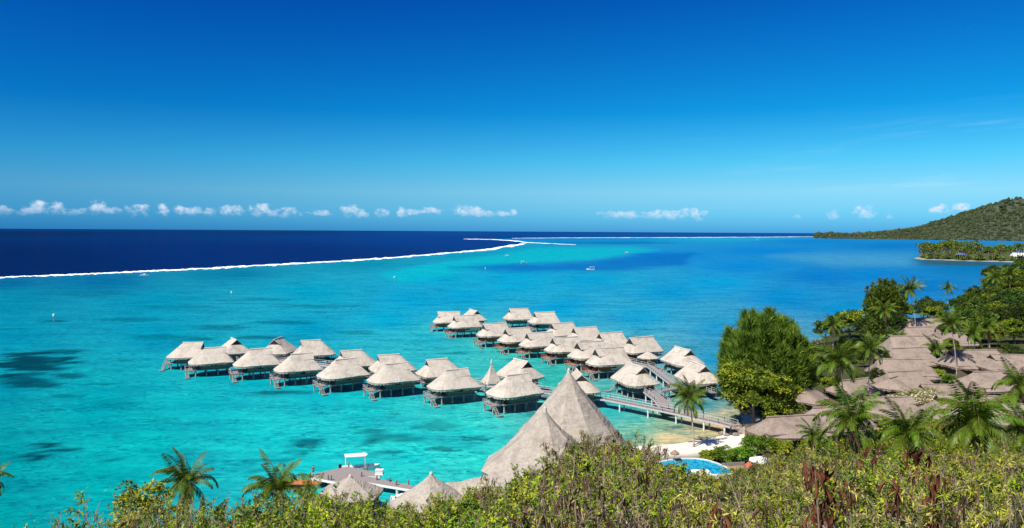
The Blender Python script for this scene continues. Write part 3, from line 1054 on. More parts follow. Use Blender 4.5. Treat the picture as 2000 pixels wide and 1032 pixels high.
def bungalow_parts(kind, seed):
    """+x is the terrace end, -x the end at the jetty"""
    P = []
    Ap, Am, B_, ze, zr, Rp, Rn, g1, g2, e1, e2 = {
        'weave': (6.4, 6.1, 4.7, 4.05, 7.9, 1.9, 2.7, False, True, 3.4, 11.0),
        'red': (6.3, 6.1, 4.6, 4.10, 8.1, 2.2, 5.3, True, False, 3.4, 16.0),
        'plain': (6.2, 6.1, 4.6, 4.10, 8.1, 2.4, 5.0, True, False, 7.0, 16.0),
        'end': (6.2, 6.2, 4.7, 4.05, 8.0, 4.6, 2.6, False, True, 10.0, 6.0)}[kind]
    P += roof_parts(Ap, Am, B_, ze, zr, Rp, Rn, g1, g2, M['thatch'], ep=e1, em=e2, seed=seed, t0=0.54 if kind in ('red', 'plain') else 0.62)
    zero = ((0, 0, 0), (0, 0, 0))
    P.append(('floor', MB().box(-4.9, 4.9, -3.3, 3.3, 1.95, 2.2).mesh('floor', M['deck']), None, *zero))
    wl = M['weave'] if kind != 'red' else M['pale_wall']
    wb = MB()
    wb.box(-4.6, 3.0, -3.02, -2.88, 2.2, 5.0).box(-4.6, 3.0, 2.88, 3.02, 2.2, 5.0).box(-4.6, -4.46, -2.88, 2.88, 2.2, 5.0)
    wb.box(2.86, 3.0, -2.88, -1.3, 2.2, 5.0).box(2.86, 3.0, 1.3, 2.88, 2.2, 5.0).box(2.86, 3.0, -1.3, 1.3, 4.3, 5.0)
    iw = len(P)
    P.append(('wall', wb.mesh('wall', wl), None, *zero))
    P.append(('door', MB().box(2.78, 2.84, -1.3, 1.3, 2.2, 4.3).mesh('door', M['dark']), iw, *zero))
    for s_ in (-1, 1):
        y0, y1 = (3.022, 3.07) if s_ > 0 else (-3.07, -3.022)
        P.append(('window', MB().box(-1.2, 0.4, y0, y1, 2.9, 4.0).mesh('window', M['dark']), iw, *zero))
    if kind == 'red':
        for s_ in (-1, 1):
            y0, y1 = (3.03, 3.12) if s_ > 0 else (-3.12, -3.03)
            P.append(('slatted_screen', MB().box(0.6, 4.8, y0, y1, 2.15, 4.15).mesh('slatted_screen', M['red_wood']), None, *zero))
    # terrace, rail and steps
    it = len(P)
    P.append(('terrace', MB().box(4.9, 7.3, -2.2, 2.2, 1.72, 1.92).mesh('terrace', M['deck'] if kind == 'weave' else M['deck_red']), None, *zero))
    rm = M['rail'] if kind == 'weave' else M['red_wood']
    P.append(('railing', railing([(4.9, -2.1, 1.92), (7.2, -2.1, 1.92), (7.2, 1.0, 1.92)], 0.95, 1.5).mesh('railing', rm), it, *zero))
    P.append(('railing', railing([(4.9, 2.1, 1.92), (6.2, 2.1, 1.92)], 0.95, 1.5).mesh('railing', rm), it, *zero))
    for y in (-2.7, 2.7):
        P.append(('porch_post', MB().box(4.6, 4.78, y - 0.09, y + 0.09, 2.2, 4.5).mesh('porch_post', M['bark']), None, *zero))
    st = MB()
    for k in range(6):
        st.box(6.4, 7.1, 2.22 + k * 0.33, 2.52 + k * 0.33, 1.55 - k * 0.27, 1.62 - k * 0.27)
    st.bar((6.36, 2.2, 1.7), (6.36, 4.4, -0.1), 0.06, 0.14).bar((7.14, 2.2, 1.7), (7.14, 4.4, -0.1), 0.06, 0.14)
    P.append(('steps', st.mesh('steps', M['pile']), it, *zero))
    P.append(('low_platform', MB().box(6.1, 7.4, 4.2, 5.2, 0.15, 0.3).mesh('low_platform', M['deck']), it, *zero))
    pm = STILT_MESH
    for x in (-4.4, -1.5, 1.6, 4.5):
        for y in (-2.9, 2.9):
            P.append(('stilt', pm, None, (x, y, 0), (0, 0, 0)))
    for (x, y) in ((6.9, -1.9), (6.9, 1.9)):
        P.append(('stilt', pm, None, (x, y, -0.25), (0, 0, 0)))
    for x in (-4.4, 1.6):
        P.append(('brace', MB().bar((x, -2.9, 0.5), (x, 2.9, 1.8), 0.12, 0.12).mesh('brace', M['pile']), None, *zero))
    P.append(('gangway', MB().box(-9.0, -4.9, -0.75, 0.75, 2.02, 2.16).mesh('gangway', M['deck']), None, *zero))
    for s_ in (-1, 1):
        P.append(('railing', railing([(-9.0, s_ * 0.72, 2.16), (-4.9, s_ * 0.72, 2.16)], 0.95, 1.4, (1.0, 0.5), 0.05).mesh('railing', M['rail']), len(P) - 1 if s_ < 0 else len(P) - 2, *zero))
    return P


STILT_MESH = MB().tube([(0, 0, -2.5), (0, 0, 0.35), (0, 0, 2.0)], [0.24, 0.21, 0.17], 8).mesh('stilt', M['pile'])
KIND = {k: [bungalow_parts(k, i * 7 + j) for j in range(3)] for i, k in enumerate(('weave', 'red', 'plain', 'end'))}
ORD = ['first', 'second', 'third', 'fourth', 'fifth', 'sixth', 'seventh', 'eighth', 'ninth', 'tenth']


def place_row(rows, fmt, group):
    for i, (px, py, ang, kind) in enumerate(rows):
        q = at_z(px, py, 7.85)
        lab = fmt % ORD[i] if '%s' in fmt else fmt
        inst('overwater_bungalow', KIND[kind][i % 3], (q.x, q.y, 0), math.radians(ang + ((i * 37) % 7 - 3) * 0.9), lab, 'bungalow', group, (1 + ((i * 53) % 5 - 2) * 0.008,) * 2 + (1 + ((i * 29) % 5 - 2) * 0.012,))


GB = 'thatched bungalows on stilts over the lagoon'
place_row([(413, 679, 208, 'weave'), (502, 684, 211, 'weave'), (582, 693, 211, 'weave'), (669, 703, 213, 'weave'), (767, 711, 213, 'weave'), (885, 722, 211, 'weave'), (1004, 735, 211, 'weave')],
          'thatched bungalow in the near row of the left jetty, %s from its sea end', GB)
place_row([(370, 669, 188, 'weave')], 'leftmost thatched bungalow, at the sea end of the left jetty', GB)
place_row([(455, 661, 128, 'weave'), (546, 662, 85, 'weave'), (614, 666, 22, 'weave'), (694, 685, 26, 'weave'), (767, 693, 24, 'weave'), (861, 701, 26, 'weave'), (1012, 705, 125, 'weave')],
          'thatched bungalow in the far row of the left jetty, %s from its sea end', GB)
place_row([(1131, 727, 97, 'end')], 'thatched bungalow half hidden behind the tall conical roof', GB)
place_row([(874, 610, 190, 'red'), (906, 619, 206, 'red'), (964, 634, 206, 'red'), (1008, 643, 206, 'red'), (1051, 651, 206, 'red'), (1101, 660, 206, 'red'), (1150, 671, 206, 'red'), (1187, 683, 206, 'red')],
          'thatched bungalow with red-brown terrace on the right jetty, %s from the sea end', GB)
place_row([(925, 606, 118, 'end'), (1012, 605, 20, 'end'), (1062, 612, 200, 'plain'), (1097, 633, 205, 'plain'), (1141, 641, 205, 'plain'), (1191, 651, 205, 'plain'), (1251, 662, 206, 'plain')],
          'thatched bungalow in the far row of the right jetty, %s from the sea end', GB)
place_row([(1241, 714, 112, 'end')], 'thatched bungalow where the right jetty leaves the walkway', GB)
place_row([(1334, 681, 112, 'end')], 'thatched bungalow with a gable, right of the right jetty', GB)
place_row([(1364, 711, 105, 'end')], 'rightmost thatched bungalow, beside the shore trees', GB)

# spire-roofed shelter and the small hut on the jetties
def cone_roof(nside, R, ze, zr, power, mat, seed, rot=0.0, nr=12, squash=1.0, sub=4, thick=0.35, step=0.05):
    r = random.Random(seed)
    V = []
    na = nside * sub

    def ring(rad, z, j):
        for k in range(na):
            side = k // sub
            f = (k % sub) / sub
            a0 = rot + 2 * PI * side / nside
            a1 = rot + 2 * PI * (side + 1) / nside
            x = math.cos(a0) * (1 - f) + math.cos(a1) * f
            y = math.sin(a0) * (1 - f) + math.sin(a1) * f
            wob_ = 1 + 0.022 * math.sin(3.1 * (a0 + f) + 1.7 * z + seed) * math.sin(0.9 * z + a0 * 2) + r.uniform(-.006, .006)
            V.append((x * rad * wob_, y * rad * squash * wob_, z + r.uniform(-j, j)))
    ring(R - 0.5, ze + 0.1, 0)
    ring(R - 0.1, ze - thick, 0.08)
    rows = 2
    for i in range(nr + 1):
        t = i / nr
        rad = R * (1 - t) ** power + 0.06
        z = ze + (zr - ze) * t
        ring(rad, z, 0.05 if i < nr else 0)
        rows += 1
        if i < nr and step:
            ring(rad - step, z + 0.02, 0.02)
            rows += 1
    Fs = []
    for i in range(rows - 1):
        for k in range(na):
            k2 = (k + 1) % na
            Fs.append((i * na + k, i * na + k2, (i + 1) * na + k2, (i + 1) * na + k))
    Fs.append(tuple(range(na - 1, -1, -1)))
    Fs.append(tuple(range((rows - 1) * na, rows * na)))
    return MB().add(V, Fs).mesh('roof', mat)


def shelter(name, loc, R, ze, zr, power, label, cat, zf, nside=8, mat='thatch', seed=0, rot=0.0, posts=6, finial=True, squash=1.0, wall=None):
    root = empty(name, loc)
    tag(root, label, cat)
    ro = link('roof', cone_roof(nside, R, ze, zr, power, M[mat], seed, rot, squash=squash), root)
    if finial:
        MB().tube([(0, 0, zr - 0.6), (0, 0, zr + 0.25), (0, 0, zr + 0.55)], [0.28, 0.2, 0.05], 7).build('finial', M['ridge'], ro)
    MB().prism([(math.cos(2 * PI * k / 12) * R * 0.78, math.sin(2 * PI * k / 12) * R * 0.78 * squash) for k in range(12)], zf - 0.25, zf).build('floor', M['deck'], root)
    pm = MB().tube([(0, 0, zf - 2.6), (0, 0, ze + 0.4)], [0.15, 0.13], 7).mesh('post', M['bark'])
    for k in range(posts):
        a = 2 * PI * (k + 0.5) / posts
        link('post', pm, root, (math.cos(a) * R * 0.72, math.sin(a) * R * 0.72 * squash, 0))
    if wall:
        wb = MB()
        for k in range(posts - 1):
            a = 2 * PI * (k + 0.5) / posts
            b = 2 * PI * (k + 1.5) / posts
            h = (wall - zf)
            wb.bar((math.cos(a) * R * 0.7, math.sin(a) * R * 0.7 * squash, zf + h / 2), (math.cos(b) * R * 0.7, math.sin(b) * R * 0.7 * squash, zf + h / 2), 0.12, h)
        wb.build('wall', M['weave'], root)
    return root


q = at_z(960, 748, 4.2)
shelter('spire_shelter', (q.x, q.y, 0), 2.9, 4.3, 9.6, 1.55, 'slender spire-roofed shelter on the left jetty', 'shelter', 2.2, nside=4, rot=PI / 4 + 0.5, seed=3, posts=4)
q = at_z(1266, 688, 5.6)
shelter('jetty_hut', (q.x, q.y, 0), 3.4, 4.0, 5.9, 1.1, 'small low hut with a thatched cap on the right jetty', 'hut', 2.2, nside=8, seed=5, wall=3.9)


# ------------------------------------------------------------------ jetties
def walkway(name, pts, width, z, label, rail=M['rail'], pile_gap=7.0, rail_gap=2.4, sides=(1, -1)):
    root = empty(name, (pts[0][0], pts[0][1], 0))
    tag(root, label, 'jetty', 'timber walkways over the lagoon')
    o = Vector((pts[0][0], pts[0][1], 0))
    P = [Vector((p_[0], p_[1], 0)) - o for p_ in pts]
    nrm = []
    for i in range(len(P)):
        d = (P[min(i + 1, len(P) - 1)] - P[max(i - 1, 0)]).normalized()
        nrm.append(Vector((-d.y, d.x, 0)))
    poly = [p_ + n_ * width / 2 for p_, n_ in zip(P, nrm)] + [p_ - n_ * width / 2 for p_, n_ in reversed(list(zip(P, nrm)))]
    MB().prism([(v.x, v.y) for v in poly], z - 0.12, z).build('deck', M['deck'], root)
    fa = MB()
    for s_ in (1, -1):
        for i in range(len(P) - 1):
            up = Vector((0, 0, z - 0.22))
            fa.bar(P[i] + nrm[i] * s_ * (width / 2 + 0.05) + up, P[i + 1] + nrm[i + 1] * s_ * (width / 2 + 0.05) + up, 0.09, 0.34)
    fa.build('fascia', M['rail'], root)
    for s_ in sides:
        up = Vector((0, 0, z))
        railing([p_ + n_ * s_ * (width / 2 - 0.08) + up for p_, n_ in zip(P, nrm)], 1.0, rail_gap, (1.0, 0.5), 0.06).build('railing', rail, root)
    pm = MB().tube([(0, 0, -2.5), (0, 0, z - 0.13)], [0.20, 0.18], 8).mesh('pile', M['concrete'])
    for i in range(len(P) - 1):
        L = (P[i + 1] - P[i]).length
        k = max(1, round(L / pile_gap))
        for j in range(k):
            c = P[i].lerp(P[i + 1], (j + 0.5) / k)
            nn = nrm[i].lerp(nrm[i + 1], (j + 0.5) / k)
            for s_ in (1, -1):
                link('pile', pm, root, c + nn * s_ * (width / 2 - 0.2))
    return root


jA = [(at_z(1434, 832, 2.3)), at_z(1409, 825, 2.3), at_z(1300, 801, 2.3), at_z(1188, 779, 2.3), at_z(1060, 764, 2.3)]
jA = [(v.x, v.y) for v in jA] + [(-12, 200.5), (-29, 211), (-58, 227), (-84, 240)]
walkway('timber_walkway', jA, 2.4, 2.3, 'long white-railed walkway from the beach rocks to the left bungalows')
jB = [at_z(1304, 800, 2.3), at_z(1290, 781, 2.3), at_z(1266, 763, 2.3)]
walkway('timber_walkway', [(v.x, v.y + (1.4 if i == 0 else 0)) for i, v in enumerate(jB)], 3.0, 2.31, 'wide white-railed ramp leading off the walkway to the right jetty')
jC = [at_z(1372, 748, 2.3), at_z(1322, 756, 2.3), at_z(1284, 764, 2.3)]
walkway('timber_walkway', [(v.x, v.y) for v in jC], 1.8, 2.26, 'short link of walkway to the rightmost bungalow')
e0 = at_z(1326, 757, 2.3)
e1 = at_z(1270, 715, 2.3)
jD = [(e0.x, e0.y + 1.0), (e1.x, e1.y), (28, 247), (12, 275), (-4, 303), (-18, 330)]
walkway('timber_walkway', jD, 2.2, 2.28, 'straight walkway between the two rows of right bungalows')

# ------------------------------------------------------------------ beach restaurant: tall conical roofs and their wing
def big_cone(apex_px, D, R, power, label, nside, rot, seed, squash=1.0, ze=3.6):
    q = at_y(apex_px[0], apex_px[1], D)
    root = empty('conical_hall', (q.x, q.y, 0))
    tag(root, label, 'hall', 'conical thatched roofs of the beach restaurant')
    ro = link('roof', cone_roof(nside, R, ze, q.z, power, M['thatch_cone'], seed, rot, nr=22, squash=squash, sub=4, thick=0.5, step=0.0), root)
    MB().tube([(0, 0, q.z - 0.8), (0, 0, q.z + 0.1), (0, 0, q.z + 0.35)], [0.34, 0.26, 0.08], 8).build('finial', M['ridge'], ro)
    pm = MB().tube([(0, 0, -2.0), (0, 0, ze + 0.3)], [0.2, 0.18], 8).mesh('post', M['bark'])
    for k in range(10):
        a = 2 * PI * k / 10
        link('post', pm, root, (math.cos(a) * R * 0.8, math.sin(a) * R * 0.8 * squash, 0))
    MB().prism([(math.cos(2 * PI * k / 16) * R * 0.86, math.sin(2 * PI * k / 16) * R * 0.86 * squash) for k in range(16)], 1.55, 1.9).build('floor', M['deck'], root)
    return root


big_cone((1111, 723), 134, 11.6, 1.12, 'tallest conical thatched roof, in front of the bungalows', 10, 0.1, 11)
big_cone((1065, 798), 124, 10.6, 1.32, 'lower conical thatched roof leaning against the tallest one', 8, 0.25, 12)
big_cone((842, 926), 107, 6.2, 1.15, 'small conical roof rising out of the shrubs beside the gangway', 8, 0.0, 13, ze=3.4)
big_cone((684, 931), 111, 5.0, 1.05, 'small low conical roof in front of the boat dock', 6, 0.4, 14, ze=3.6)
a = at_y(878, 951, 110)
b = at_y(1112, 874, 114)
ax = Vector((b.x - a.x, b.y - a.y, 0))
root = empty('restaurant_wing', (a.x, a.y, 0), math.atan2(ax.y, ax.x))
tag(root, 'low thatched wing with a sloping ridge below the conical roofs', 'roof')
L = ax.length
wv_ = []
for i in range(13):
    t = i / 12
    zr_ = a.z * (1 - t) + b.z * t - 0.5 * math.sin(t * PI)
    for (yy_, dz) in ((-6.5, -0.62), (-6.3, -0.9), (-4, -0.58), (-2, -0.3), (0, 0), (2, -0.3), (4, -0.58), (6.3, -0.9), (6.5, -0.62)):
        h = max(3.0, zr_ + (dz * 4.2 if abs(yy_) > 0 else 0))
        wv_.append((t * L, yy_, h + rnd.uniform(-.06, .06)))
wing = np_mesh('roof', wv_, quads=grid_faces(9, 13), mat=M['thatch_cone'])
wo_ = link('roof', wing, root)
sol = wo_.modifiers.new('thickness', 'SOLIDIFY')
sol.thickness = 0.35
sol.offset = -1
cp = MB().tube([(i / 12 * L, 0, a.z * (1 - i / 12) + b.z * i / 12 - 0.5 * math.sin(i / 12 * PI) + 0.1) for i in range(13)], [0.22] * 13, 7)
cp.build('ridge_cap', M['bark'], wo_)
pm = MB().tube([(0, 0, -1.5), (0, 0, 3.6)], [0.16, 0.15], 7).mesh('post', M['bark'])
for i in range(5):
    for s_ in (-5, 5):
        link('post', pm, root, (1.0 + i * (L - 2) / 4, s_, 0))

# ------------------------------------------------------------------ thatched lodges on the shore
def lodge(px, py, zr, ang, L, W, label, gp=True, gm_=True, ze=None, wallmat='brown_wall', mat='thatch_brown', e=5.0, Rf=0.55, seed=0, world=None):
    """px,py: middle of the ridge; zr: ridge height above the ground there"""
    q = at_z(px, py, zr + 1.7)
    g = gz(q.x, q.y)
    q = at_z(px, py, zr + g) if world is None else Vector((*world, 0))
    g = gz(q.x, q.y)
    root = empty('thatched_lodge', (q.x, q.y, g), math.radians(ang))
    tag(root, label, 'lodge', 'thatched lodges among the palms')
    ze = ze or 2.5
    for (pn, me_, par, pl, pr) in roof_parts(L / 2, L / 2, W / 2, ze, zr, L / 2 * Rf, L / 2 * Rf, gp, gm_, M[mat], e, e, seed, curve=0.9):
        o = link(pn, me_, root if par is None else made[0], pl, pr)
        if par is None:
            made = [o]
    a_, b_ = L / 2 - 1.2, W / 2 - 1.2
    wl = MB()
    wl.box(-a_, a_, -b_, -b_ + 0.15, -0.5, ze + 0.5).box(-a_, a_, b_ - 0.15, b_, -0.5, ze + 0.5).box(-a_, -a_ + 0.15, -b_ + 0.15, b_ - 0.15, -0.5, ze + 0.5).box(a_ - 0.15, a_, -b_ + 0.15, b_ - 0.15, -0.5, ze + 0.5)
    wo = wl.build('wall', M[wallmat], root)
    for x in (-0.5, 0.25):
        MB().box(x * a_, x * a_ + 1.3, -b_ - 0.05, -b_ - 0.003, 0.9, 2.2).build('window', M['dark'], wo)
    MB().box(0.02 * a_, 0.02 * a_ + 1.1, -b_ - 0.05, -b_ - 0.003, 0.0, 2.1).build('door', M['red_wood'], wo)
    return root


LODGES = [
    (1545, 813, 5.2, 14, 17, 11, 'long thatched roof with rounded end beside the beach hedge', False, False),
    (1630, 796, 5.8, 10, 15, 11, 'thatched roof with level ridge behind the long beach-side roof', False, False),
    (1576, 757, 5.0, 60, 11, 9, 'small thatched roof in the shade of the feathery tree', True, False),
    (1668, 742, 5.2, 25, 12, 10, 'thatched roof striped by palm shadow beside the dark tree gap', True, False),
    (1728, 777, 5.6, 6, 16, 12, 'thatched roof partly hidden by the pale blossoming shrub', True, False),
    (1748, 737, 4.6, 40, 10, 9, 'low thatched roof with a dark gable below the long row', True, False),
    (1855, 652, 5.6, 14, 17, 13, 'thatched roof behind the leaning palms beyond the lawn', False, True),
    (1905, 684, 6.4, 4, 20, 15, 'broad thatched roof bearing a palm crown shadow', False, True),
    (1982, 692, 6.0, 178, 17, 14, 'thatched roof at the right edge behind the tall palms', True, True),
    (1940, 726, 5.8, 8, 17, 13, 'thatched roof below the broad shadowed one', True, False),
    (1838, 752, 5.0, 176, 12, 10, 'greyish thatched roof with a straight ridge beside the lawn', True, False),
    (1908, 774, 6.2, 174, 21, 14, 'large thatched roof behind the biggest foreground palm', True, False),
    (2010, 790, 5.6, 170, 15, 11, 'thatched roof cut by the right edge behind the big palm', True, False),
]
for i, t_ in enumerate(LODGES):
    lodge(*t_[:7], gp=t_[7], gm_=t_[8], seed=40 + i, e=3.0 if i == 0 else 5.0, Rf=0.62)

# the long row of linked roofs running away behind the lawn, each ridge turned to the water
ROW = [(1766, 726, 5.4, 14, 12, 13), (1762, 702, 6.3, -3, 16, 15), (1774, 680, 6.0, 13, 14, 16), (1780, 657, 6.7, 1, 17, 17), (1796, 640, 6.3, 15, 15, 18), (1801, 623, 6.8, 4, 19, 18)]
for i, (a_, b_, zr, an, L_, W_) in enumerate(ROW):
    r_ = lodge(a_, b_, zr, an, L_, W_, ORD[i] + ' nearest of the linked roofs in the long thatched row behind the lawn', i < 5, False, seed=70 + i, Rf=0.78)

# ------------------------------------------------------------------ boat dock
DZ = 1.45
dk = [at_z(*p_, DZ) for p_ in ((606, 931), (622, 923.5), (679, 911.5), (744, 924), (742, 929), (713, 929.5), (806, 948.5), (803, 955.5), (705, 939.5), (670, 944))]
o = dk[0].copy()
o.z = 0
root = empty('boat_dock', o)
tag(root, 'grey planked boat dock with white edge and mooring posts', 'dock')
poly = [(v.x - o.x, v.y - o.y) for v in dk]
MB().prism(poly, DZ - 0.14, DZ).build('deck', M['deck'], root)
fa = MB()
for i in range(len(poly)):
    p0, p1 = poly[i], poly[(i + 1) % len(poly)]
    fa.bar((p0[0], p0[1], DZ - 0.26), (p1[0], p1[1], DZ - 0.26), 0.14, 0.36)
fa.build('fascia', M['white'], root)
pm = MB().tube([(0, 0, -2.0), (0, 0, DZ - 0.1)], [0.26, 0.24], 9).mesh('pile', M['concrete'])
for p_ in ((612, 933), (650, 938), (668, 942), (640, 921), (682, 914), (738, 926), (707, 938), (741, 944), (776, 950), (755, 939), (790, 946)):
    v = at_z(p_[0], p_[1], DZ) - o
    link('pile', pm, root, (v.x, v.y, 0))
bp = MB().tube([(0, 0, DZ - 0.6), (0, 0, DZ + 0.75), (0, 0, DZ + 0.8)], [0.13, 0.13, 0.1], 8).mesh('mooring_post', M['bark'])
for p_ in ((606, 931), (641, 937), (647, 938), (681, 912), (717, 919), (742, 925), (706, 931), (736, 938), (761, 941), (798, 946), (774, 948)):
    v = at_z(p_[0], p_[1], DZ) - o
    link('mooring_post', bp, root, (v.x, v.y, 0))

v = at_z(741, 927, DZ)
tag(MB().box(-.7, .7, -.45, .45, 0, .1).box(-.6, .6, -.4, .4, .1, .75).box(-.65, .65, -.45, .45, .75, .85).build('storage_chest', M['white'], None, v), 'small white chest at the corner of the dock', 'chest')
v = at_z(590, 946, 0.5)
tag(MB().prism([(-4.5, -1.0), (2.6, -1.1), (3.6, 0), (2.6, 1.1), (-4.5, 1.0)], 0.75, 0.9).box(-4.2, 2.0, -.8, .8, -0.3, .75).build('dive_pontoon', plain('orange rusty boards', (0.42, 0.13, 0.04), 0.8, 0.4, 2.0), None, (v.x, v.y, 0)), 'rust-orange boarded pontoon left of the dock', 'pontoon')


# ------------------------------------------------------------------ boats and markers
def boat(loc, rz, L, W, label, canopy=True, hullmat=None, mast=0.0, group='boats on the lagoon'):
    root = empty('motor_boat' if not mast else 'sailing_boat', loc, rz)
    tag(root, label, 'boat', group)
    st = [(-0.5, .42, .0), (-0.3, .5, .0), (0.05, .5, .0), (0.3, .36, .08), (0.44, .16, .2), (0.5, .02, .3)]
    mb = MB()
    V = []
    H = 0.13 * L
    for (x, wd, z) in st:
        V += [(x * L, -wd * W, H * (0.75 + z)), (x * L, -wd * W * .7, -0.25 + z * .6), (x * L, wd * W * .7, -0.25 + z * .6), (x * L, wd * W, H * (0.75 + z)), (x * L, wd * W * .84, H * (0.72 + z)), (x * L, wd * W * .8, H * .3), (x * L, -wd * W * .8, H * .3), (x * L, -wd * W * .84, H * (0.72 + z))]
    Fs = []
    for i in range(len(st) - 1):
        for k in range(8):
            Fs.append((i * 8 + k, i * 8 + (k + 1) % 8, (i + 1) * 8 + (k + 1) % 8, (i + 1) * 8 + k))
    Fs.append(tuple(range(8)))
    Fs.append(tuple(range(len(st) * 8 - 8, len(st) * 8)))
    mb.add(V, Fs).build('hull', hullmat or M['white'], root)
    if canopy:
        zt = H + 1.75
        MB().prism([(-.42 * L, -.46 * W), (.12 * L, -.46 * W), (.18 * L, 0), (.12 * L, .46 * W), (-.42 * L, .46 * W)], zt, zt + 0.12).build('canopy', M['white'], root)
        for x in (-.4, .1):
            for y in (-.42, .42):
                MB().tube([(x * L, y * W, H * .5), (x * L, y * W, zt)], [.05, .05], 5).build('canopy_post', M['white'], root)
    else:
        MB().box(-.12 * L, .16 * L, -.3 * W, .3 * W, H * .4, H + .75).build('cabin', M['white'], root)
        MB().box(-.125 * L, .165 * L, -.305 * W, .305 * W, H + .28, H + .58).build('window', M['dark'], root)
    if mast:
        MB().tube([(0.05 * L, 0, H), (0.05 * L, 0, mast)], [.12, .05], 6).build('mast', M['white'], root)
        MB().bar((0.05 * L, 0, H + 1.2), (-.42 * L, 0, H + 1.3), .12, .16).build('boom', M['white'], root)
    else:
        MB().box(-.58 * L, -.5 * L, -.2, .2, -.2, H + .35).build('outboard_motor', M['dark'], root)
    return root


def wat(px, py):
    v = at_z(px, py, 0)
    return (v.x, v.y, 0)


boat(wat(1154, 527), 2.9, 9.5, 3.0, 'white motor boat anchored alone on the blue channel')
boat(wat(1023, 515), 0.2, 8.5, 3.2, 'canopied white boat anchored left of the lone motor boat')
boat(wat(990, 500), 0.1, 8.5, 2.6, 'small low white boat just inside the reef bend', False)
boat(wat(1224, 494), 0.1, 9, 2.8, 'white boat at the tip of the pale sandbank', False)
boat(wat(282, 538.5), 0.05, 8, 2.6, 'white boat lying close to the surf line at the left', False)
boat(wat(1480, 469), 0.2, 15, 5, 'white sailing yacht with bare mast far out before the point', False, None, 24)
v = at_y(705, 906, 133)
boat((v.x, v.y, 0), 0.25, 6.6, 2.2, 'boat with a flat white canopy moored behind the dock')
v = at_z(786, 972, 1.2)
boat((v.x, v.y, 0), 2.4, 5.8, 2.3, 'white boat moored below the gangway', False)
mk = [(105, 628, 'channel marker post standing in dark weed at the far left'), (452, 580, 'channel marker post in open water left of centre'), (948, 529, 'small marker buoy below the dark blue channel'), (770, 548, 'small marker buoy in the middle of the lagoon')]
for (a_, b_, lab) in mk:
    root = empty('channel_marker', wat(a_, b_))
    tag(root, lab, 'marker', 'channel markers')
    MB().tube([(0, 0, -2), (0, 0, 2.2)], [.16, .13], 7).build('post', M['pile'], root)
    MB().tube([(0, 0, 2.2), (0, 0, 2.3), (0, 0, 3.2), (0, 0, 3.5)], [.13, .42, .42, .1], 8).build('top_mark', M['white'], root)

# ------------------------------------------------------------------ person on the dock
skin_m = plain('skin', (0.36, 0.19, 0.12), 0.6, 0.1, 4.0)
shirt_m = plain('dark shirt', (0.07, 0.065, 0.03), 0.9, 0.3, 8.0)
short_m = plain('blue shorts', (0.03, 0.07, 0.14), 0.9, 0.3, 8.0)
hair_m = plain('dark hair', (0.015, 0.011, 0.009), 0.7, 0.3, 9.0)


def skinned(name, verts, edges, rads, mat, parent, sub=2, rootv=0):
    me = bpy.data.meshes.new(name)
    me.from_pydata(verts, edges, [])
    me.materials.append(mat)
    o = link(name, me, parent)
    sk = o.modifiers.new('skin', 'SKIN')
    if not me.skin_vertices:
        me.skin_vertices.new()
    for i, r_ in enumerate(rads):
        me.skin_vertices[0].data[i].radius = r_ if isinstance(r_, tuple) else (r_, r_)
        me.skin_vertices[0].data[i].use_root = (i == rootv)
    sk.use_smooth_shade = True
    ss = o.modifiers.new('smooth', 'SUBSURF')
    ss.levels = sub
    ss.render_levels = sub
    return o


v = at_z(609, 929, DZ)
pr_ = empty('person', (v.x + 0.25, v.y, DZ), -0.5)
tag(pr_, 'person in dark shirt and shorts standing at the dock end', 'person')
bv = [(0, 0, .95), (0, 0, 1.15), (0, 0, 1.36), (0, .0, 1.47), (0, .01, 1.54), (0, .02, 1.63), (0, .02, 1.72),
      (.19, 0, 1.40), (.27, -.02, 1.13), (.26, .10, .90), (.25, .14, .82), (.23, .17, .74),
      (-.19, 0, 1.40), (-.28, 0, 1.13), (-.24, .09, .90), (-.22, .13, .82), (-.20, .15, .74),
      (.10, 0, .88), (.12, .02, .49), (.12, -.02, .09), (.12, .06, .035), (.125, .16, .025),
      (-.10, 0, .88), (-.13, -.02, .49), (-.14, -.05, .09), (-.14, .03, .035), (-.145, .13, .025)]
be = [(0, 1), (1, 2), (2, 3), (3, 4), (4, 5), (5, 6), (2, 7), (7, 8), (8, 9), (9, 10), (10, 11), (2, 12), (12, 13), (13, 14), (14, 15), (15, 16), (0, 17), (17, 18), (18, 19), (19, 20), (20, 21), (0, 22), (22, 23), (23, 24), (24, 25), (25, 26)]
br = [(.14, .10), (.13, .09), (.14, .09), .055, .06, (.085, .10), (.06, .07), .06, .045, .033, (.04, .02), (.02, .012), .06, .045, .033, (.04, .02), (.02, .012), .085, .058, .04, (.04, .03), (.035, .02), .085, .058, .04, (.04, .03), (.035, .02)]
skinned('body', bv, be, br, skin_m, pr_)
skinned('shirt', [(0, 0, .93), (0, 0, 1.15), (0, 0, 1.38), (.2, 0, 1.39), (.25, -.01, 1.22), (-.2, 0, 1.39), (-.26, 0, 1.22)], [(0, 1), (1, 2), (2, 3), (3, 4), (2, 5), (5, 6)], [(.165, .125), (.15, .11), (.16, .11), .075, .065, .075, .065], shirt_m, pr_)
skinned('shorts', [(0, 0, .96), (.10, 0, .86), (.12, .02, .56), (-.10, 0, .86), (-.13, -.01, .56)], [(0, 1), (1, 2), (0, 3), (3, 4)], [(.16, .12), .105, .085, .105, .085], short_m, pr_)
skinned('hair', [(0, -.03, 1.60), (0, -.02, 1.70), (0, .02, 1.77)], [(0, 1), (1, 2)], [(.08, .07), (.095, .09), (.06, .06)], hair_m, pr_)

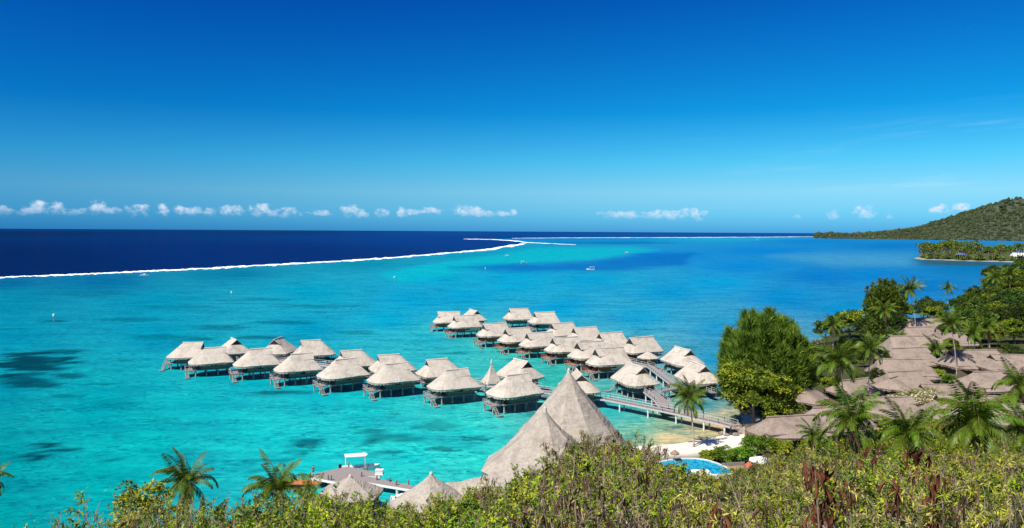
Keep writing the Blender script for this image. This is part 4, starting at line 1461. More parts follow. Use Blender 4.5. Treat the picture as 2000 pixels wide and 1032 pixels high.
# ------------------------------------------------------------------ pool, terrace and beach furniture
pool_px = [(1288, 905), (1310, 899), (1345, 896), (1375, 898), (1402, 906), (1424, 917), (1426, 925), (1408, 927), (1385, 926), (1350, 925), (1310, 922), (1288, 915)]
zp = 2.25
pp = [at_z(a_, b_, zp) for (a_, b_) in pool_px]
c = sum(pp, Vector()) / len(pp)
c.z = 0


def smooth_loop(P, k=4):
    out_ = []
    n_ = len(P)
    for i in range(n_):
        p0, p1, p2, p3 = P[i - 1], P[i], P[(i + 1) % n_], P[(i + 2) % n_]
        for j in range(k):
            t = j / k
            out_.append(0.5 * ((2 * p1) + (p2 - p0) * t + (2 * p0 - 5 * p1 + 4 * p2 - p3) * t * t + (3 * p1 - p0 - 3 * p2 + p3) * t ** 3))
    return out_


sl = smooth_loop(pp)
inner = [(v.x - c.x, v.y - c.y) for v in sl]
outer = [(x * 1.05, y * 1.08) for (x, y) in inner]
root = empty('swimming_pool', c)
tag(root, 'curved turquoise swimming pool behind the beach', 'pool')
pw, n, out = material('pool water')
pos = n.new('ShaderNodeTexCoord').outputs['Object']
p = n.new('ShaderNodeBsdfPrincipled')
vo = n.new('ShaderNodeTexNoise')
vo.inputs['Scale'].default_value = 1.6
vo.inputs['Distortion'].default_value = 1.5
n.l.new(pos, vo.inputs['Vector'])
n.l.new(n.mix(n.smooth(vo.outputs[0], 0.42, 0.62), (0.03, 0.36, 0.46, 1), (0.0, 0.13, 0.27, 1)), p.inputs['Base Color'])
p.inputs['Roughness'].default_value = 0.1
p.inputs['Specular IOR Level'].default_value = 0.3
b = n.new('ShaderNodeBump')
b.inputs['Strength'].default_value = 0.3
n.l.new(vo.outputs[0], b.inputs['Height'])
n.l.new(b.outputs[0], p.inputs['Normal'])
n.l.new(p.outputs[0], out.inputs[0])
MB().prism(inner, -0.5, zp - 0.08).build('water_surface', pw, root)
rim = MB()
k = len(inner)
rim.add([(x, y, zp + .04) for x, y in inner] + [(x, y, zp + .04) for x, y in outer] + [(x, y, -0.5) for x, y in outer] + [(x, y, zp - 0.3) for x, y in inner],
        [(i, (i + 1) % k, k + (i + 1) % k, k + i) for i in range(k)] + [(k + i, k + (i + 1) % k, 2 * k + (i + 1) % k, 2 * k + i) for i in range(k)] + [(3 * k + i, 3 * k + (i + 1) % k, (i + 1) % k, i) for i in range(k)])
rim.build('rim', M['concrete'], root)
v = at_z(1398, 922, zp + .3)
tag(MB().box(-1.5, 1.5, -1, 1, 0, .35).box(-1.3, 1.3, -.8, .8, .35, .5).build('pool_island', M['white'], None, (v.x - 2.4, v.y + 0.2, zp - .1)), 'white slab standing in the pool', 'slab')
v = at_z(1437, 905, 2.8)
ld = empty('sun_lounger', (v.x, v.y, gz(v.x, v.y)), 0.2)
tag(ld, 'brown timber day bed beside the pool', 'day bed')
MB().box(-2.2, 2.2, -1, 1, .25, .5).build('base', M['deck_red'], ld)
MB().box(-2.1, 2.1, .8, .98, .5, 1.1).build('backrest', M['deck'], ld)
for x in (-2, 2):
    for y in (-.85, .85):
        MB().box(x - .08, x + .08, y - .08, y + .08, -0.3, .25).build('leg', M['bark'], ld)


def parasol(px, py, label, mat, R=1.7):
    v = at_z(px, py, 4.4)
    g = gz(v.x, v.y)
    v = at_z(px, py, g + 2.6)
    root = empty('parasol', (v.x, v.y, g))
    tag(root, label, 'parasol')
    MB().tube([(0, 0, -.2), (0, 0, 2.6)], [.05, .04], 6).build('pole', M['white'], root)
    mb = MB()
    k = 8
    vs = [(0, 0, 2.75)] + [(math.cos(2 * PI * i / k) * R, math.sin(2 * PI * i / k) * R, 2.15) for i in range(k)] + [(math.cos(2 * PI * i / k) * R, math.sin(2 * PI * i / k) * R, 1.95) for i in range(k)]
    fs = [(0, 1 + i, 1 + (i + 1) % k) for i in range(k)] + [(1 + i, 1 + k + i, 1 + k + (i + 1) % k, 1 + (i + 1) % k) for i in range(k)]
    mb.add(vs, fs).build('canopy', mat, root)


parasol(1485, 893, 'white parasol beside the pool hedge', M['white'], 1.9)
parasol(1463, 903, 'small red-orange parasol left of the white one', plain('red cloth', (0.5, 0.09, 0.05), 0.8, 0.1), 0.7)
parasol(1318, 880, 'brown parasol on the beach left of the palm', M['deck_red'], 0.8)

# shore rocks below the big tree
RM = []
for i in range(4):
    bm = bmesh.new()
    bmesh.ops.create_icosphere(bm, subdivisions=2, radius=1.0)
    r_ = random.Random(i)
    for vv in bm.verts:
        vv.co *= 0.75 + 0.5 * r_.random()
        vv.co.z *= 0.7
    me = bpy.data.meshes.new('shore_rock')
    bm.to_mesh(me)
    bm.free()
    me.materials.append(M['rock'])
    RM.append(me)
rocks = [(1412, 842, .9, 'pale'), (1422, 838, 1.1, 'pale'), (1431, 844, .8, 'dark'), (1440, 838, 1.3, 'dark'), (1450, 845, 1.0, 'dark'), (1419, 847, .6, 'pale'), (1437, 849, .7, 'dark'), (1456, 837, 1.2, 'dark'), (1446, 830, 1.2, 'dark'), (1428, 831, 1.0, 'dark')]
for i, (a_, b_, s_, c_) in enumerate(rocks):
    v = at_z(a_, b_, 0.7)
    o = link('shore_rock', RM[i % 4], None, (v.x, v.y, max(gz(v.x, v.y), 0) + 0.15), (0, 0, i * 1.3), s_)
    tag(o, 'rough shore boulder in the heap where the walkway lands', 'rock', 'boulders where the walkway lands')

# lawn and paths between the lodges
lawn_m = plain('mown lawn', (0.13, 0.22, 0.03), 0.95, 0.35, 0.8)
for nm, pts, mt, lab in (('lawn', [(1818, 712), (1866, 708), (1868, 738), (1812, 740)], lawn_m, 'bright mown lawn between the lodges'),
                         ('lawn', [(1370, 888), (1400, 872), (1470, 860), (1480, 900), (1430, 905)], lawn_m, 'strip of grass between the beach and the pool')):
    P3 = [at_z(a_, b_, 1.7) for a_, b_ in pts]
    k = 10
    VV = []
    for j in range(k + 1):
        for i in range(k + 1):
            if len(P3) == 4:
                u_, v_ = i / k, j / k
                q = P3[0] * (1 - u_) * (1 - v_) + P3[1] * u_ * (1 - v_) + P3[2] * u_ * v_ + P3[3] * (1 - u_) * v_
            else:
                u_, v_ = i / k, j / k
                q = P3[0] * (1 - u_) * (1 - v_) + P3[2] * u_ * (1 - v_) + P3[3] * u_ * v_ + P3[4] * (1 - u_) * v_
            VV.append((q.x, q.y, gz(q.x, q.y) + 0.06))
    tag(link(nm, np_mesh(nm, VV, quads=grid_faces(k + 1, k + 1), mat=mt)), lab, 'lawn', kind='structure')

# far houses glimpsed between trees
roof_red = plain('grey roof sheet', (0.5, 0.5, 0.5), 0.5, 0.1)


def house(x, y, z, wd, dp, ht, rz, label, wallm, roofm):
    root = empty('far_house', (x, y, z), rz)
    tag(root, label, 'house', 'small houses along the far shore')
    MB().box(-wd / 2, wd / 2, -dp / 2, dp / 2, -2, ht).build('wall', wallm, root)
    h2 = ht + wd * 0.22
    MB().add([(-wd * .55, -dp * .6, ht), (wd * .55, -dp * .6, ht), (wd * .55, dp * .6, ht), (-wd * .55, dp * .6, ht), (-wd * .5, 0, h2), (wd * .5, 0, h2)],
             [(0, 1, 5, 4), (2, 3, 4, 5), (0, 4, 3), (1, 2, 5), (3, 2, 1, 0)]).build('roof', roofm, root)
    for k_ in (-.28, .28):
        MB().box(wd * k_ - .9, wd * k_ + .9, -dp / 2 - .06, -dp / 2 - .004, 1.0, 2.4).build('window', M['dark'], root)
    MB().box(-.6, .6, -dp / 2 - .06, -dp / 2 - .004, 0, 2.3).build('door', M['red_wood'], root)


hb = plain('blue roof', (0.12, 0.14, 0.35), 0.6, 0.1)
for (a_, b_, D_, wd, lab, rf) in ((1877, 489, 1262, 13, 'house with a blue roof in the palm grove on the point', hb), (1992, 507.5, 1180, 26, 'long white house at the water edge by the right border', M['white']),
                                  (1933, 473.5, 1600, 20, 'white-roofed house above the grove on the point', M['white']), (1841, 468, 1900, 18, 'white-roofed house low on the far hillside', M['white']),
                                  (1985, 615, 420, 11, 'pale house among the dark trees at the right edge', M['white'])):
    q = at_y(a_, b_, D_)
    g_ = gz(q.x, q.y) if D_ < 1000 else float(point_z(q.x, q.y)[0][0])
    house(q.x, q.y, g_ + 0.05, wd, 9, 4.0, 0.1, lab, M['pale_wall'], rf)

# ------------------------------------------------------------------ leaves
def norm(a):
    return a / np.maximum(np.linalg.norm(a, axis=-1, keepdims=True), 1e-9)


def cards(P, D, L, W, C, fold=0.18, side=None, cvar=0.12):
    """one diamond-shaped, slightly folded leaf per row: base P, direction D"""
    k = len(P)
    D = norm(D)
    r_ = side if side is not None else norm(rng.normal(size=(k, 3)))
    S = norm(np.cross(D, r_))
    N = np.cross(S, D)
    L = np.broadcast_to(L, (k,))[:, None]
    W = np.broadcast_to(W, (k,))[:, None]
    mid = P + D * L * 0.45
    V = np.stack([P, mid + S * W * 0.5 + N * W * fold, P + D * L - N * L * 0.12, mid - S * W * 0.5 + N * W * fold], 1)
    Fq = np.arange(k * 4).reshape(k, 4)
    Cc = C * (1 + rng.uniform(-cvar, cvar, (k, 1)))
    Cc = np.repeat(Cc[:, None, :], 4, 1)
    return V.reshape(-1, 3), Fq, Cc.reshape(-1, 3)


class LB:
    """gathers leaf cards and stems into one mesh"""
    def __init__(s):
        s.V, s.F, s.C, s.k = [], [], [], 0

    def add(s, V, Fq, C):
        s.V.append(V)
        s.F.append(Fq + s.k)
        s.C.append(C)
        s.k += len(V)

    def mesh(s, name, mat):
        return np_mesh(name, np.concatenate(s.V), quads=np.concatenate(s.F), colors=np.concatenate(s.C), mat=mat)


def ribbons(A, B, w0, w1, C):
    """thin three-sided twigs from A to B (as three quads each)"""
    k = len(A)
    D = norm(B - A)
    r_ = norm(np.cross(D, norm(rng.normal(size=(k, 3)))))
    q = np.cross(D, r_)
    w0 = np.broadcast_to(w0, (k,))[:, None]
    w1 = np.broadcast_to(w1, (k,))[:, None]
    Vs = []
    for j in range(3):
        a = 2 * PI * j / 3
        o = r_ * math.cos(a) + q * math.sin(a)
        Vs += [A + o * w0, B + o * w1]
    V = np.stack(Vs, 1)
    b = (np.arange(k) * 6)[:, None]
    Fq = np.stack([b + np.array([[0, 2, 3, 1]]), b + np.array([[2, 4, 5, 3]]), b + np.array([[4, 0, 1, 5]])], 1).reshape(-1, 4)
    return V.reshape(-1, 3), Fq, np.repeat(C[:, None, :], 6, 1).reshape(-1, 3)


def pick(k, cols, wts=None):
    cols = np.array(cols)
    i = rng.choice(len(cols), k, p=None if wts is None else np.array(wts) / sum(wts))
    return cols[i]


GREENS = [(0.085, 0.135, 0.018), (0.055, 0.095, 0.014), (0.12, 0.165, 0.022), (0.035, 0.07, 0.012)]
BRIGHT = [(0.19, 0.235, 0.015), (0.26, 0.29, 0.02), (0.10, 0.15, 0.015), (0.065, 0.105, 0.012)]
DARKG = [(0.035, 0.065, 0.014), (0.05, 0.09, 0.016), (0.025, 0.045, 0.010), (0.08, 0.125, 0.02)]


def broad_crown(R, Hh, nclump, nleaf, leaf, cols, seed, z0=0.0):
    """many leaf clumps through an uneven crown; centre of the crown at z0"""
    global rng
    rng = np.random.default_rng(seed)
    lb = LB()
    u = norm(rng.normal(size=(nclump, 3)))
    u[:, 2] = np.where(u[:, 2] < -0.45, -u[:, 2], u[:, 2])
    rad = rng.uniform(0.45, 1.0, nclump) ** 0.55 * (0.80 + 0.40 * rng.uniform(size=nclump))
    lob = norm(rng.normal(size=(5, 3)))
    rad = rad * (0.74 + 0.42 * np.max(np.clip(u @ lob.T, 0, 1) ** 3, axis=1))
    c = u * rad[:, None] * np.array([R, R, Hh])
    cr = rng.uniform(0.14, 0.27, nclump) * (R + Hh) / 2
    tone = pick(nclump, cols)
    m = nleaf
    uu = norm(rng.normal(size=(nclump, m, 3)))
    uu[..., 2] = np.abs(uu[..., 2]) * 1.1 - 0.35
    rr = rng.uniform(0.55, 1.05, (nclump, m, 1))
    P = (c[:, None] + uu * rr * cr[:, None, None] * np.array([1, 1, .75])).reshape(-1, 3)
    D = (uu + rng.normal(size=uu.shape) * 0.6 + np.array([0, 0, -0.1])).reshape(-1, 3)
    Nn = (uu * 0.6 + np.array([0, 0, 0.9]) + rng.normal(size=uu.shape) * 0.45).reshape(-1, 3)
    side = norm(np.cross(Nn, D))
    k = len(P)
    C = np.repeat(tone[:, None], m, 1).reshape(-1, 3)
    P = P + np.array([0, 0, z0])
    lb.add(*cards(P, D, leaf * rng.uniform(.7, 1.3, k), leaf * .55 * rng.uniform(.7, 1.3, k), C, side=Nn, cvar=0.3))
    return lb


def trunk_mesh(h, r0, spread, seed, nb=5, z_br=0.35):
    r_ = random.Random(seed)
    mb = MB()
    lean = (r_.uniform(-.1, .1) * h, r_.uniform(-.1, .1) * h)
    P = [(lean[0] * t * t, lean[1] * t * t, h * t - 0.4 * (1 - t)) for t in (0, .2, .45, .7, 1)]
    mb.tube(P, [r0 * 1.25, r0, r0 * .8, r0 * .55, r0 * .2], 8)
    for k in range(nb):
        t = z_br + (0.9 - z_br) * k / nb
        a = r_.uniform(0, 2 * PI)
        b = Vector((lean[0] * t * t, lean[1] * t * t, h * t))
        e = b + Vector((math.cos(a) * spread, math.sin(a) * spread, h * .3))
        mb.tube([b, b.lerp(e, .5) + Vector((0, 0, h * .03)), e], [r0 * .5, r0 * .32, r0 * .1], 6)
    return mb.mesh('trunk', M['bark'])


def tree(name, loc, label, cat, crown_me, trunk_me, rz=0.0, scale=1.0, group=None):
    root = empty(name, loc, rz)
    root.scale = (scale,) * 3 if isinstance(scale, (int, float)) else scale
    tag(root, label, cat, group)
    link('crown', crown_me, root)
    link('trunk', trunk_me, root)
    return root


# feathery casuarinas: upright brushes of needles
def casuarina_crown(R, Hh, nsp, nn, seed, L=1.5):
    global rng
    rng = np.random.default_rng(seed)
    lb = LB()
    cols = [(0.10, 0.165, 0.016), (0.14, 0.21, 0.02), (0.08, 0.13, 0.014), (0.18, 0.245, 0.026), (0.06, 0.10, 0.012)]
    nl = 36
    lobes = []
    for k in range(nl):
        a = k * 2.399
        rr = R * 0.72 * math.sqrt((k + .3) / nl)
        lobes.append((math.cos(a) * rr, math.sin(a) * rr, Hh * rng.uniform(.66, 1.04) * (1 - 0.30 * (rr / R) ** 2), R * rng.uniform(.15, .24)))
    for (x, y, zt, r_) in lobes:
        m = nsp // nl
        t = rng.uniform(0.0, 1, m) ** 0.8
        ang = rng.uniform(0, 2 * PI, m)
        prof = np.sin(np.clip(t * 0.95 + 0.05, 0, 1) * PI) ** 0.6 * (1 - 0.35 * t)
        rr = r_ * prof * rng.uniform(.55, 1.1, m) ** .5
        P = np.stack([x + np.cos(ang) * rr, y + np.sin(ang) * rr, zt * (0.12 + 0.88 * t)], 1)
        out_ = np.stack([np.cos(ang), np.sin(ang), 0 * ang], 1)
        mainD = norm(out_ * 0.45 + np.array([0, 0, 1.25]) + np.array([x, y, 0]) / R * .3 + rng.normal(size=(m, 3)) * .25)
        tone = pick(m, cols)
        Pn = np.repeat(P[:, None], nn, 1)
        Dn = mainD[:, None] + rng.normal(size=(m, nn, 3)) * 0.30
        Cn = np.repeat(tone[:, None], nn, 1)
        k = m * nn
        lb.add(*cards(Pn.reshape(-1, 3), Dn.reshape(-1, 3), L * rng.uniform(.5, 1.15, k), 0.15 * rng.uniform(.7, 1.4, k), Cn.reshape(-1, 3), cvar=0.25))
    return lb


def ground_at(px, D):
    """point on the ground at distance D along the bearing of pixel column px"""
    d = ray(px, 600)
    x = d.x / d.y * D
    return Vector((x, D, gz(x, D)))


def crown_h(px, py, D, g):
    return at_y(px, py, D).z - g


lb = casuarina_crown(12.6, 22.0, 5200, 15, 101, 2.5)
g = ground_at(1497, 181)
tree('casuarina_tree', g - Vector((0, 0, 0.3)), 'broad feathery green casuarina at the water beside the walkway', 'tree', lb.mesh('crown', M['needle']), trunk_mesh(17, .45, 4.5, 1, 9, .15))
lb = casuarina_crown(7.5, 18.5, 2600, 12, 102, 1.4)
g = ground_at(1728, 300)
tree('casuarina_tree', g + Vector((0, 0, 1.0)), 'dark feathery casuarina behind the row of lodges', 'tree', lb.mesh('crown', M['needle']), trunk_mesh(16, .4, 3, 2, 8, .15), scale=(1.3, 1.3, 1.10))

# sea almond with big bright leaves in front of the casuarina
lb = broad_crown(7.8, 6.2, 190, 85, 0.62, BRIGHT, 111, 7.0)
g = ground_at(1476, 165)
tree('sea_almond_tree', g - Vector((0, 0, 0.2)), 'round yellow-green tree with big leaves above the shore rocks', 'tree', lb.mesh('crown', M['leaf']), trunk_mesh(9, .35, 3.5, 3))

CR = [broad_crown(5, 4, 95, 46, 0.62, cs, 120 + i, 6.6).mesh('crown', M['leaf']) for i, cs in enumerate((GREENS, BRIGHT, DARKG, GREENS))]
TK = [trunk_mesh(7.2, .28, 2.3, 20 + i) for i in range(4)]
TREES = [
    (1702, 262, 620, 0, 'round green tree at the foot of the dark casuarina'),
    (1624, 188, 742, 1, 'yellow-green tree between the palm trunks above the level roof'),
    (1648, 232, 662, 2, 'dark green tree behind the full palm right of the casuarina'),
    (1594, 205, 672, 0, 'olive tree on the right flank of the broad casuarina'),
    (1580, 232, 690, 2, 'shaded tree behind the broad casuarina'),
    (1748, 290, 608, 2, 'small dark tree right of the dark casuarina'),
    (1690, 225, 690, 2, 'dark tree in the shade left of the lodge row'),
    (1722, 212, 712, 2, 'dark tree overshadowing the gap beside the striped roof'),
    (1762, 272, 645, 0, 'low green tree leaning on the lodge row'),
    (1838, 372, 590, 2, 'dark green tree at the near shore end of the right wood'),
    (1868, 392, 582, 0, 'mid green tree beside the slim far palm'),
    (1900, 345, 602, 2, 'dark tree above the roof beyond the lawn'),
    (1928, 325, 612, 0, 'rounded tree behind the pair of tall palms'),
    (1880, 300, 632, 2, 'dark tree close behind the leaning palm'),
    (1960, 322, 622, 2, 'dark tree left of the pale house'),
    (1990, 300, 632, 0, 'green tree in front of the pale house'),
    (1950, 270, 655, 2, 'dark tree behind the roof at the right edge'),
    (1985, 262, 655, 2, 'darkest tree at the right edge above the roof'),
    (1915, 505, 565, 0, 'green tree where the right wood meets the water'),
    (1932, 470, 560, 1, 'light green tree under the far pair of palms'),
    (1960, 520, 535, 0, 'tall green tree between the far pair of palms'),
    (1990, 500, 528, 1, 'light green tree at the right edge under the palm point'),
    (1945, 600, 528, 2, 'dark tree on the skyline of the right wood'),
    (1975, 640, 522, 0, 'rounded green tree on the skyline at the right edge'),
    (2015, 560, 525, 2, 'dark tree cut by the right edge of the wood'),
    (2020, 400, 575, 2, 'dark tree cut by the right edge beside the pale house'),
    (1922, 400, 585, 2, 'dark tree in the middle of the right wood'),
    (1965, 420, 578, 0, 'green tree in the middle of the right wood'),
    (1890, 445, 585, 1, 'light green tree at the water edge of the right wood'),
    (1860, 250, 668, 1, 'low yellow-green tree between the leaning palms'),
    (1845, 285, 640, 0, 'small green tree beside the far end of the lodge row'),
    (1975, 232, 690, 0, 'green shrubby tree behind the right edge roof'),
    (1736, 222, 690, 2, 'dark tree hiding the near left end of the lodge row'),
    (1733, 248, 664, 0, 'green tree hiding the left side of the lodge row'),
    (1748, 276, 640, 2, 'dark tree at the far left side of the lodge row'),
    (1712, 196, 728, 2, 'dark tree filling the gap below the lodge row'),
    (1688, 190, 742, 0, 'green tree behind the striped roof'),
    (1836, 262, 656, 0, 'green tree between lodge row and leaning palms'),
    (1872, 232, 690, 1, 'yellow-green tree left of the palm pair'),
]
for i, (px, D, top, ty, lab) in enumerate(TREES):
    g = ground_at(px, D)
    h = max(crown_h(px, top, D, g.z), 5.0)
    s_ = h / 10.6
    wd = s_ * rnd.uniform(.92, 1.2)
    tree('leafy_tree', g - Vector((0, 0, .2)), lab, 'tree', CR[ty], TK[i % 4], rnd.uniform(0, 6), (wd, wd, s_), 'leafy trees on the shore')


# hedges and garden shrubs
def shrub(px, py, R, Hh, cols, label, seed, leaf=.3, nclump=60, nleaf=40, name='garden_shrub', sx=1.0):
    v = at_z(px, py, 1.7 + Hh * .5)
    g = gz(v.x, v.y)
    v = at_z(px, py, g + Hh * .5)
    root = empty(name, (v.x, v.y, g))
    root.scale = (sx, 1, 1)
    tag(root, label, 'shrub', 'garden shrubs around the lodges')
    lb = broad_crown(R, Hh * .5, nclump, nleaf, leaf, cols, seed, Hh * .5)
    link('foliage', lb.mesh('foliage', M['leaf']), root)
    MB().tube([(0, 0, -.3), (0.1, 0, Hh * .6)], [.12, .05], 6).build('stem', M['bark'], root)


HEDGE = [(0.10, 0.20, 0.012), (0.14, 0.25, 0.015), (0.07, 0.14, 0.010)]
YEL = [(0.24, 0.30, 0.02), (0.30, 0.34, 0.03), (0.16, 0.22, 0.015)]
BLOS = [(0.42, 0.38, 0.26), (0.50, 0.45, 0.33), (0.30, 0.26, 0.15), (0.16, 0.15, 0.06)]
shrub(1414, 890, 2.3, 2.6, HEDGE, 'clipped dark hedge right of the beach palm', 201)
shrub(1386, 890, 1.8, 1.6, YEL, 'yellow-green low shrub at the foot of the beach palm', 202)
shrub(1466, 872, 2.2, 3.2, HEDGE, 'vivid green hedge at the rounded end of the long roof', 203)
shrub(1500, 868, 2.6, 2.6, HEDGE, 'green garden shrub under the long beach-side roof', 204)
shrub(1524, 872, 2.4, 2.4, YEL, 'yellow-green shrub in front of the long roof', 205)
shrub(1448, 890, 1.8, 2.2, HEDGE, 'green shrub behind the day bed', 206)
shrub(1555, 790, 3.0, 2.4, HEDGE, 'green shrubs between sea almond and long roof', 207)
shrub(1795, 786, 5.2, 6.0, BLOS, 'pale blossoming shrub covering the thatched roof', 208, .42, 150, 50, 'blossoming_shrub', 1.5)
shrub(1830, 728, 2.2, 1.8, YEL, 'yellow-green shrub on the near side of the lawn', 209)
shrub(1886, 762, 2.6, 3.0, YEL, 'yellow-green shrub right of the greyish roof', 210)
shrub(1775, 748, 2.2, 1.8, HEDGE, 'green shrub below the dark gable', 211)
shrub(1856, 742, 2.2, 1.8, HEDGE, 'green shrub on the lawn edge by the leaning palm trunk', 212)
shrub(1866, 705, 2.6, 3.0, YEL, 'yellow-green shrub left of the broad shadowed roof', 221)
shrub(1800, 735, 2.4, 2.4, HEDGE, 'green shrub at the near end of the lodge row', 222)
shrub(1940, 758, 2.8, 3.0, HEDGE, 'green shrub below the roof under the broad one', 223)
shrub(1690, 790, 2.6, 3.0, HEDGE, 'green shrub between striped roof and blossoming shrub', 224)
shrub(1598, 672, 2.4, 3.0, BLOS, 'pinkish flowering shrub behind the broad casuarina', 213)
shrub(1600, 880, 3.0, 3.5, HEDGE, 'green shrub between the small palm and the full palm', 214)


# ------------------------------------------------------------------ coconut palms
def frond_mesh(seed, droop, L=3.6, pairs=42, up=0.6, dead=False):
    r_ = np.random.default_rng(seed)
    n_ = 12
    pts = [np.zeros(3)]
    ang = up
    st = L / n_
    for i in range(n_):
        pts.append(pts[-1] + np.array([math.cos(ang), 0, math.sin(ang)]) * st)
        ang -= droop / n_ * (0.45 + 1.1 * i / n_)
    pts = np.array(pts)
    s_ = np.linspace(0, 1, n_ + 1)
    t = np.linspace(0.10, 1.0, pairs)
    B = np.stack([np.interp(t, s_, pts[:, k]) for k in range(3)], 1)
    T_ = np.stack([np.gradient(B[:, k]) for k in range(3)], 1)
    T_ = norm(T_)
    lb = LB()
    base_c = np.array([0.066, 0.128, 0.008])
    tip_c = np.array([0.125, 0.180, 0.014])
    if dead:
        base_c = np.array([0.17, 0.11, 0.05])
        tip_c = np.array([0.24, 0.17, 0.09])
    global rng
    rng = np.random.default_rng(seed + 900)
    for s2 in (1, -1):
        ln = 0.95 * np.sin(np.clip(t * 0.86 + 0.14, 0, 1) * PI) ** 0.5 * (1 - 0.35 * t) + 0.12
        D = T_ * (0.55 + 0.5 * t[:, None]) + np.array([0, s2, 0]) * 1.0 + np.array([0, 0, -0.80]) + r_.normal(size=(pairs, 3)) * 0.10
        side = np.cross(D, T_)
        C = base_c * (1 - t[:, None] * .6) + tip_c * t[:, None] * .6
        lb.add(*cards(B, D, ln, 0.076, C, fold=0.1, side=side, cvar=0.2))
    A = pts[:-1]
    Bq = pts[1:]
    wv = np.linspace(.055, .012, n_ + 1)
    lb.add(*ribbons(A, Bq, wv[:-1], wv[1:], np.tile(np.array([0.20, 0.20, 0.05]), (n_, 1))))
    return lb.mesh('frond', M['frond'])


FR = [[frond_mesh(300 + i * 10 + j, d, up=u_) for j in range(2)] for i, (d, u_) in enumerate(((0.9, 1.3), (1.6, 1.05), (2.1, 0.75), (2.2, 0.35), (1.9, -0.2)))]
DRY = frond_mesh(399, 1.2, up=-0.9, dead=True)
COCO = MB()
for k in range(7):
    a = k * 0.9
    bm = bmesh.new()
    bmesh.ops.create_icosphere(bm, subdivisions=1, radius=0.16)
    COCO.add([(vv.co.x + math.cos(a) * .32, vv.co.y + math.sin(a) * .32, vv.co.z * 1.25 - .25 - (k % 3) * .12) for vv in bm.verts], [tuple(x.index for x in f.verts) for f in bm.faces])
    bm.free()
COCO = COCO.mesh('coconut_bunch', M['coconut'], True)


def palm(px, py, D, dia, label, seed, n_fr=22, lean=None, base_z=None, base_px=None, thick=.17, wind=(0.25, 0.1)):
    """px,py: heart of the crown; D: distance of the foot; dia: crown width in photo pixels"""
    r_ = random.Random(seed)
    top = at_y(px, py, D)
    bx = top.x if base_px is None else ray(base_px, 700).x / ray(base_px, 700).y * D
    g = base_z if base_z is not None else gz(bx, D)
    root = empty('coconut_palm', (bx, D, g))
    tag(root, label, 'palm', 'coconut palms')
    tp = Vector((top.x - bx, 0, top.z - g))
    if lean:
        tp.y = lean
    P = []
    R = []
    for i in range(9):
        t = i / 8
        P.append((tp.x * t ** 1.6, tp.y * t ** 1.6, -0.4 + (tp.z + 0.4) * t))
        R.append(thick * (1.0 - 0.35 * t) + (0.12 if i == 0 else 0))
    MB().tube(P, R, 8).build('trunk', M['palm_bark'], root, smooth=True)
    s_ = dia * D / F / 6.3
    link('coconut_bunch', COCO, root, tp + Vector((0, 0, -.1)), (0, 0, r_.random() * 6), max(s_, .7))
    for k in range(n_fr):
        t = k / n_fr
        lvl = min(4, int(t * 5.0))
        me_ = FR[lvl][k % 2]
        a = k * 2.39996 + r_.uniform(-.25, .25)
        tilt = r_.uniform(-.16, .16)
        o = link('frond', me_, root, tp, (r_.uniform(-.35, .35), tilt + 0.16 * math.cos(a - 0.5), a + 0.22 * math.sin(a - 0.5)), s_ * r_.uniform(.72, 1.12))
    if r_.random() < 0.75:
        for k in range(3):
            link('dry_frond', DRY, root, tp, (0, 0, r_.random() * 6), s_ * .7)
    return root


PALMS = [
    (1346, 778, 146, 88, 'slim palm standing alone on the beach beside the pool', dict(base_px=1358, n_fr=24)),
    (1641, 708, 168, 112, 'full palm in front of the dark trees right of the casuarina', dict(base_px=1650, n_fr=26)),
    (1699, 683, 172, 74, 'palm with pale slender trunk rising before the dark gap', dict(base_px=1697)),
    (1628, 636, 232, 52, 'palm with small crown peeping above the dark tree', dict()),
    (1728, 608, 262, 58, 'palm with straight trunk at the foot of the dark casuarina', dict(base_px=1736)),
    (1776, 566, 285, 58, 'tall leaning palm right of the dark casuarina', dict(base_px=1789)),
    (1752, 662, 250, 46, 'low palm between casuarina and lodge row', dict()),
    (1828, 684, 232, 66, 'short full palm on the lawn', dict()),
    (1857, 634, 208, 72, 'tall palm leaning over the lawn', dict(base_px=1870)),
    (1852, 564, 390, 34, 'slim far palm rising from the shore wood', dict()),
    (1900, 652, 218, 60, 'shorter palm of the pair before the broad roof', dict(base_px=1908)),
    (1930, 640, 219, 68, 'taller palm of the pair before the broad roof', dict(base_px=1930)),
    (1945, 543, 430, 44, 'left palm of the far pair above the right wood', dict(base_px=1948)),
    (1971, 538, 432, 46, 'right palm of the far pair above the right wood', dict(base_px=1970)),
    (1988, 752, 150, 100, 'dark palm cut by the right edge', dict()),
    (1666, 826, 97, 150, 'green palm in front of the level thatched roof', dict(n_fr=26)),
    (1772, 848, 86, 150, 'palm with dense dark heart behind the brown withered leaves', dict(n_fr=26)),
    (1908, 826, 78, 200, 'biggest palm, spreading in front of the large thatched roof', dict(n_fr=28)),
    (1590, 852, 112, 74, 'small stiff palm in front of the long roof', dict(n_fr=20)),
    (1998, 838, 82, 130, 'palm half out of the picture at the right edge', dict(n_fr=24)),
    (366, 940, 72, 135, 'palm with drooping fronds rising above the left shrubs', dict(n_fr=24)),
    (540, 956, 66, 145, 'bushy palm left of the boat dock', dict(n_fr=24)),
    (603, 972, 60, 90, 'low palm beside the bushy one', dict(n_fr=18)),
    (-14, 935, 62, 80, 'palm fronds entering at the left edge', dict(n_fr=20)),
    (1975, 1000, 24, 210, 'low palm frond clump in the bottom right corner', dict(n_fr=12, thick=.10)),
]
for i, (px, py, D, dia, lab, kw) in enumerate(PALMS):
    palm(px, py, D, dia, lab, 500 + i, **kw)

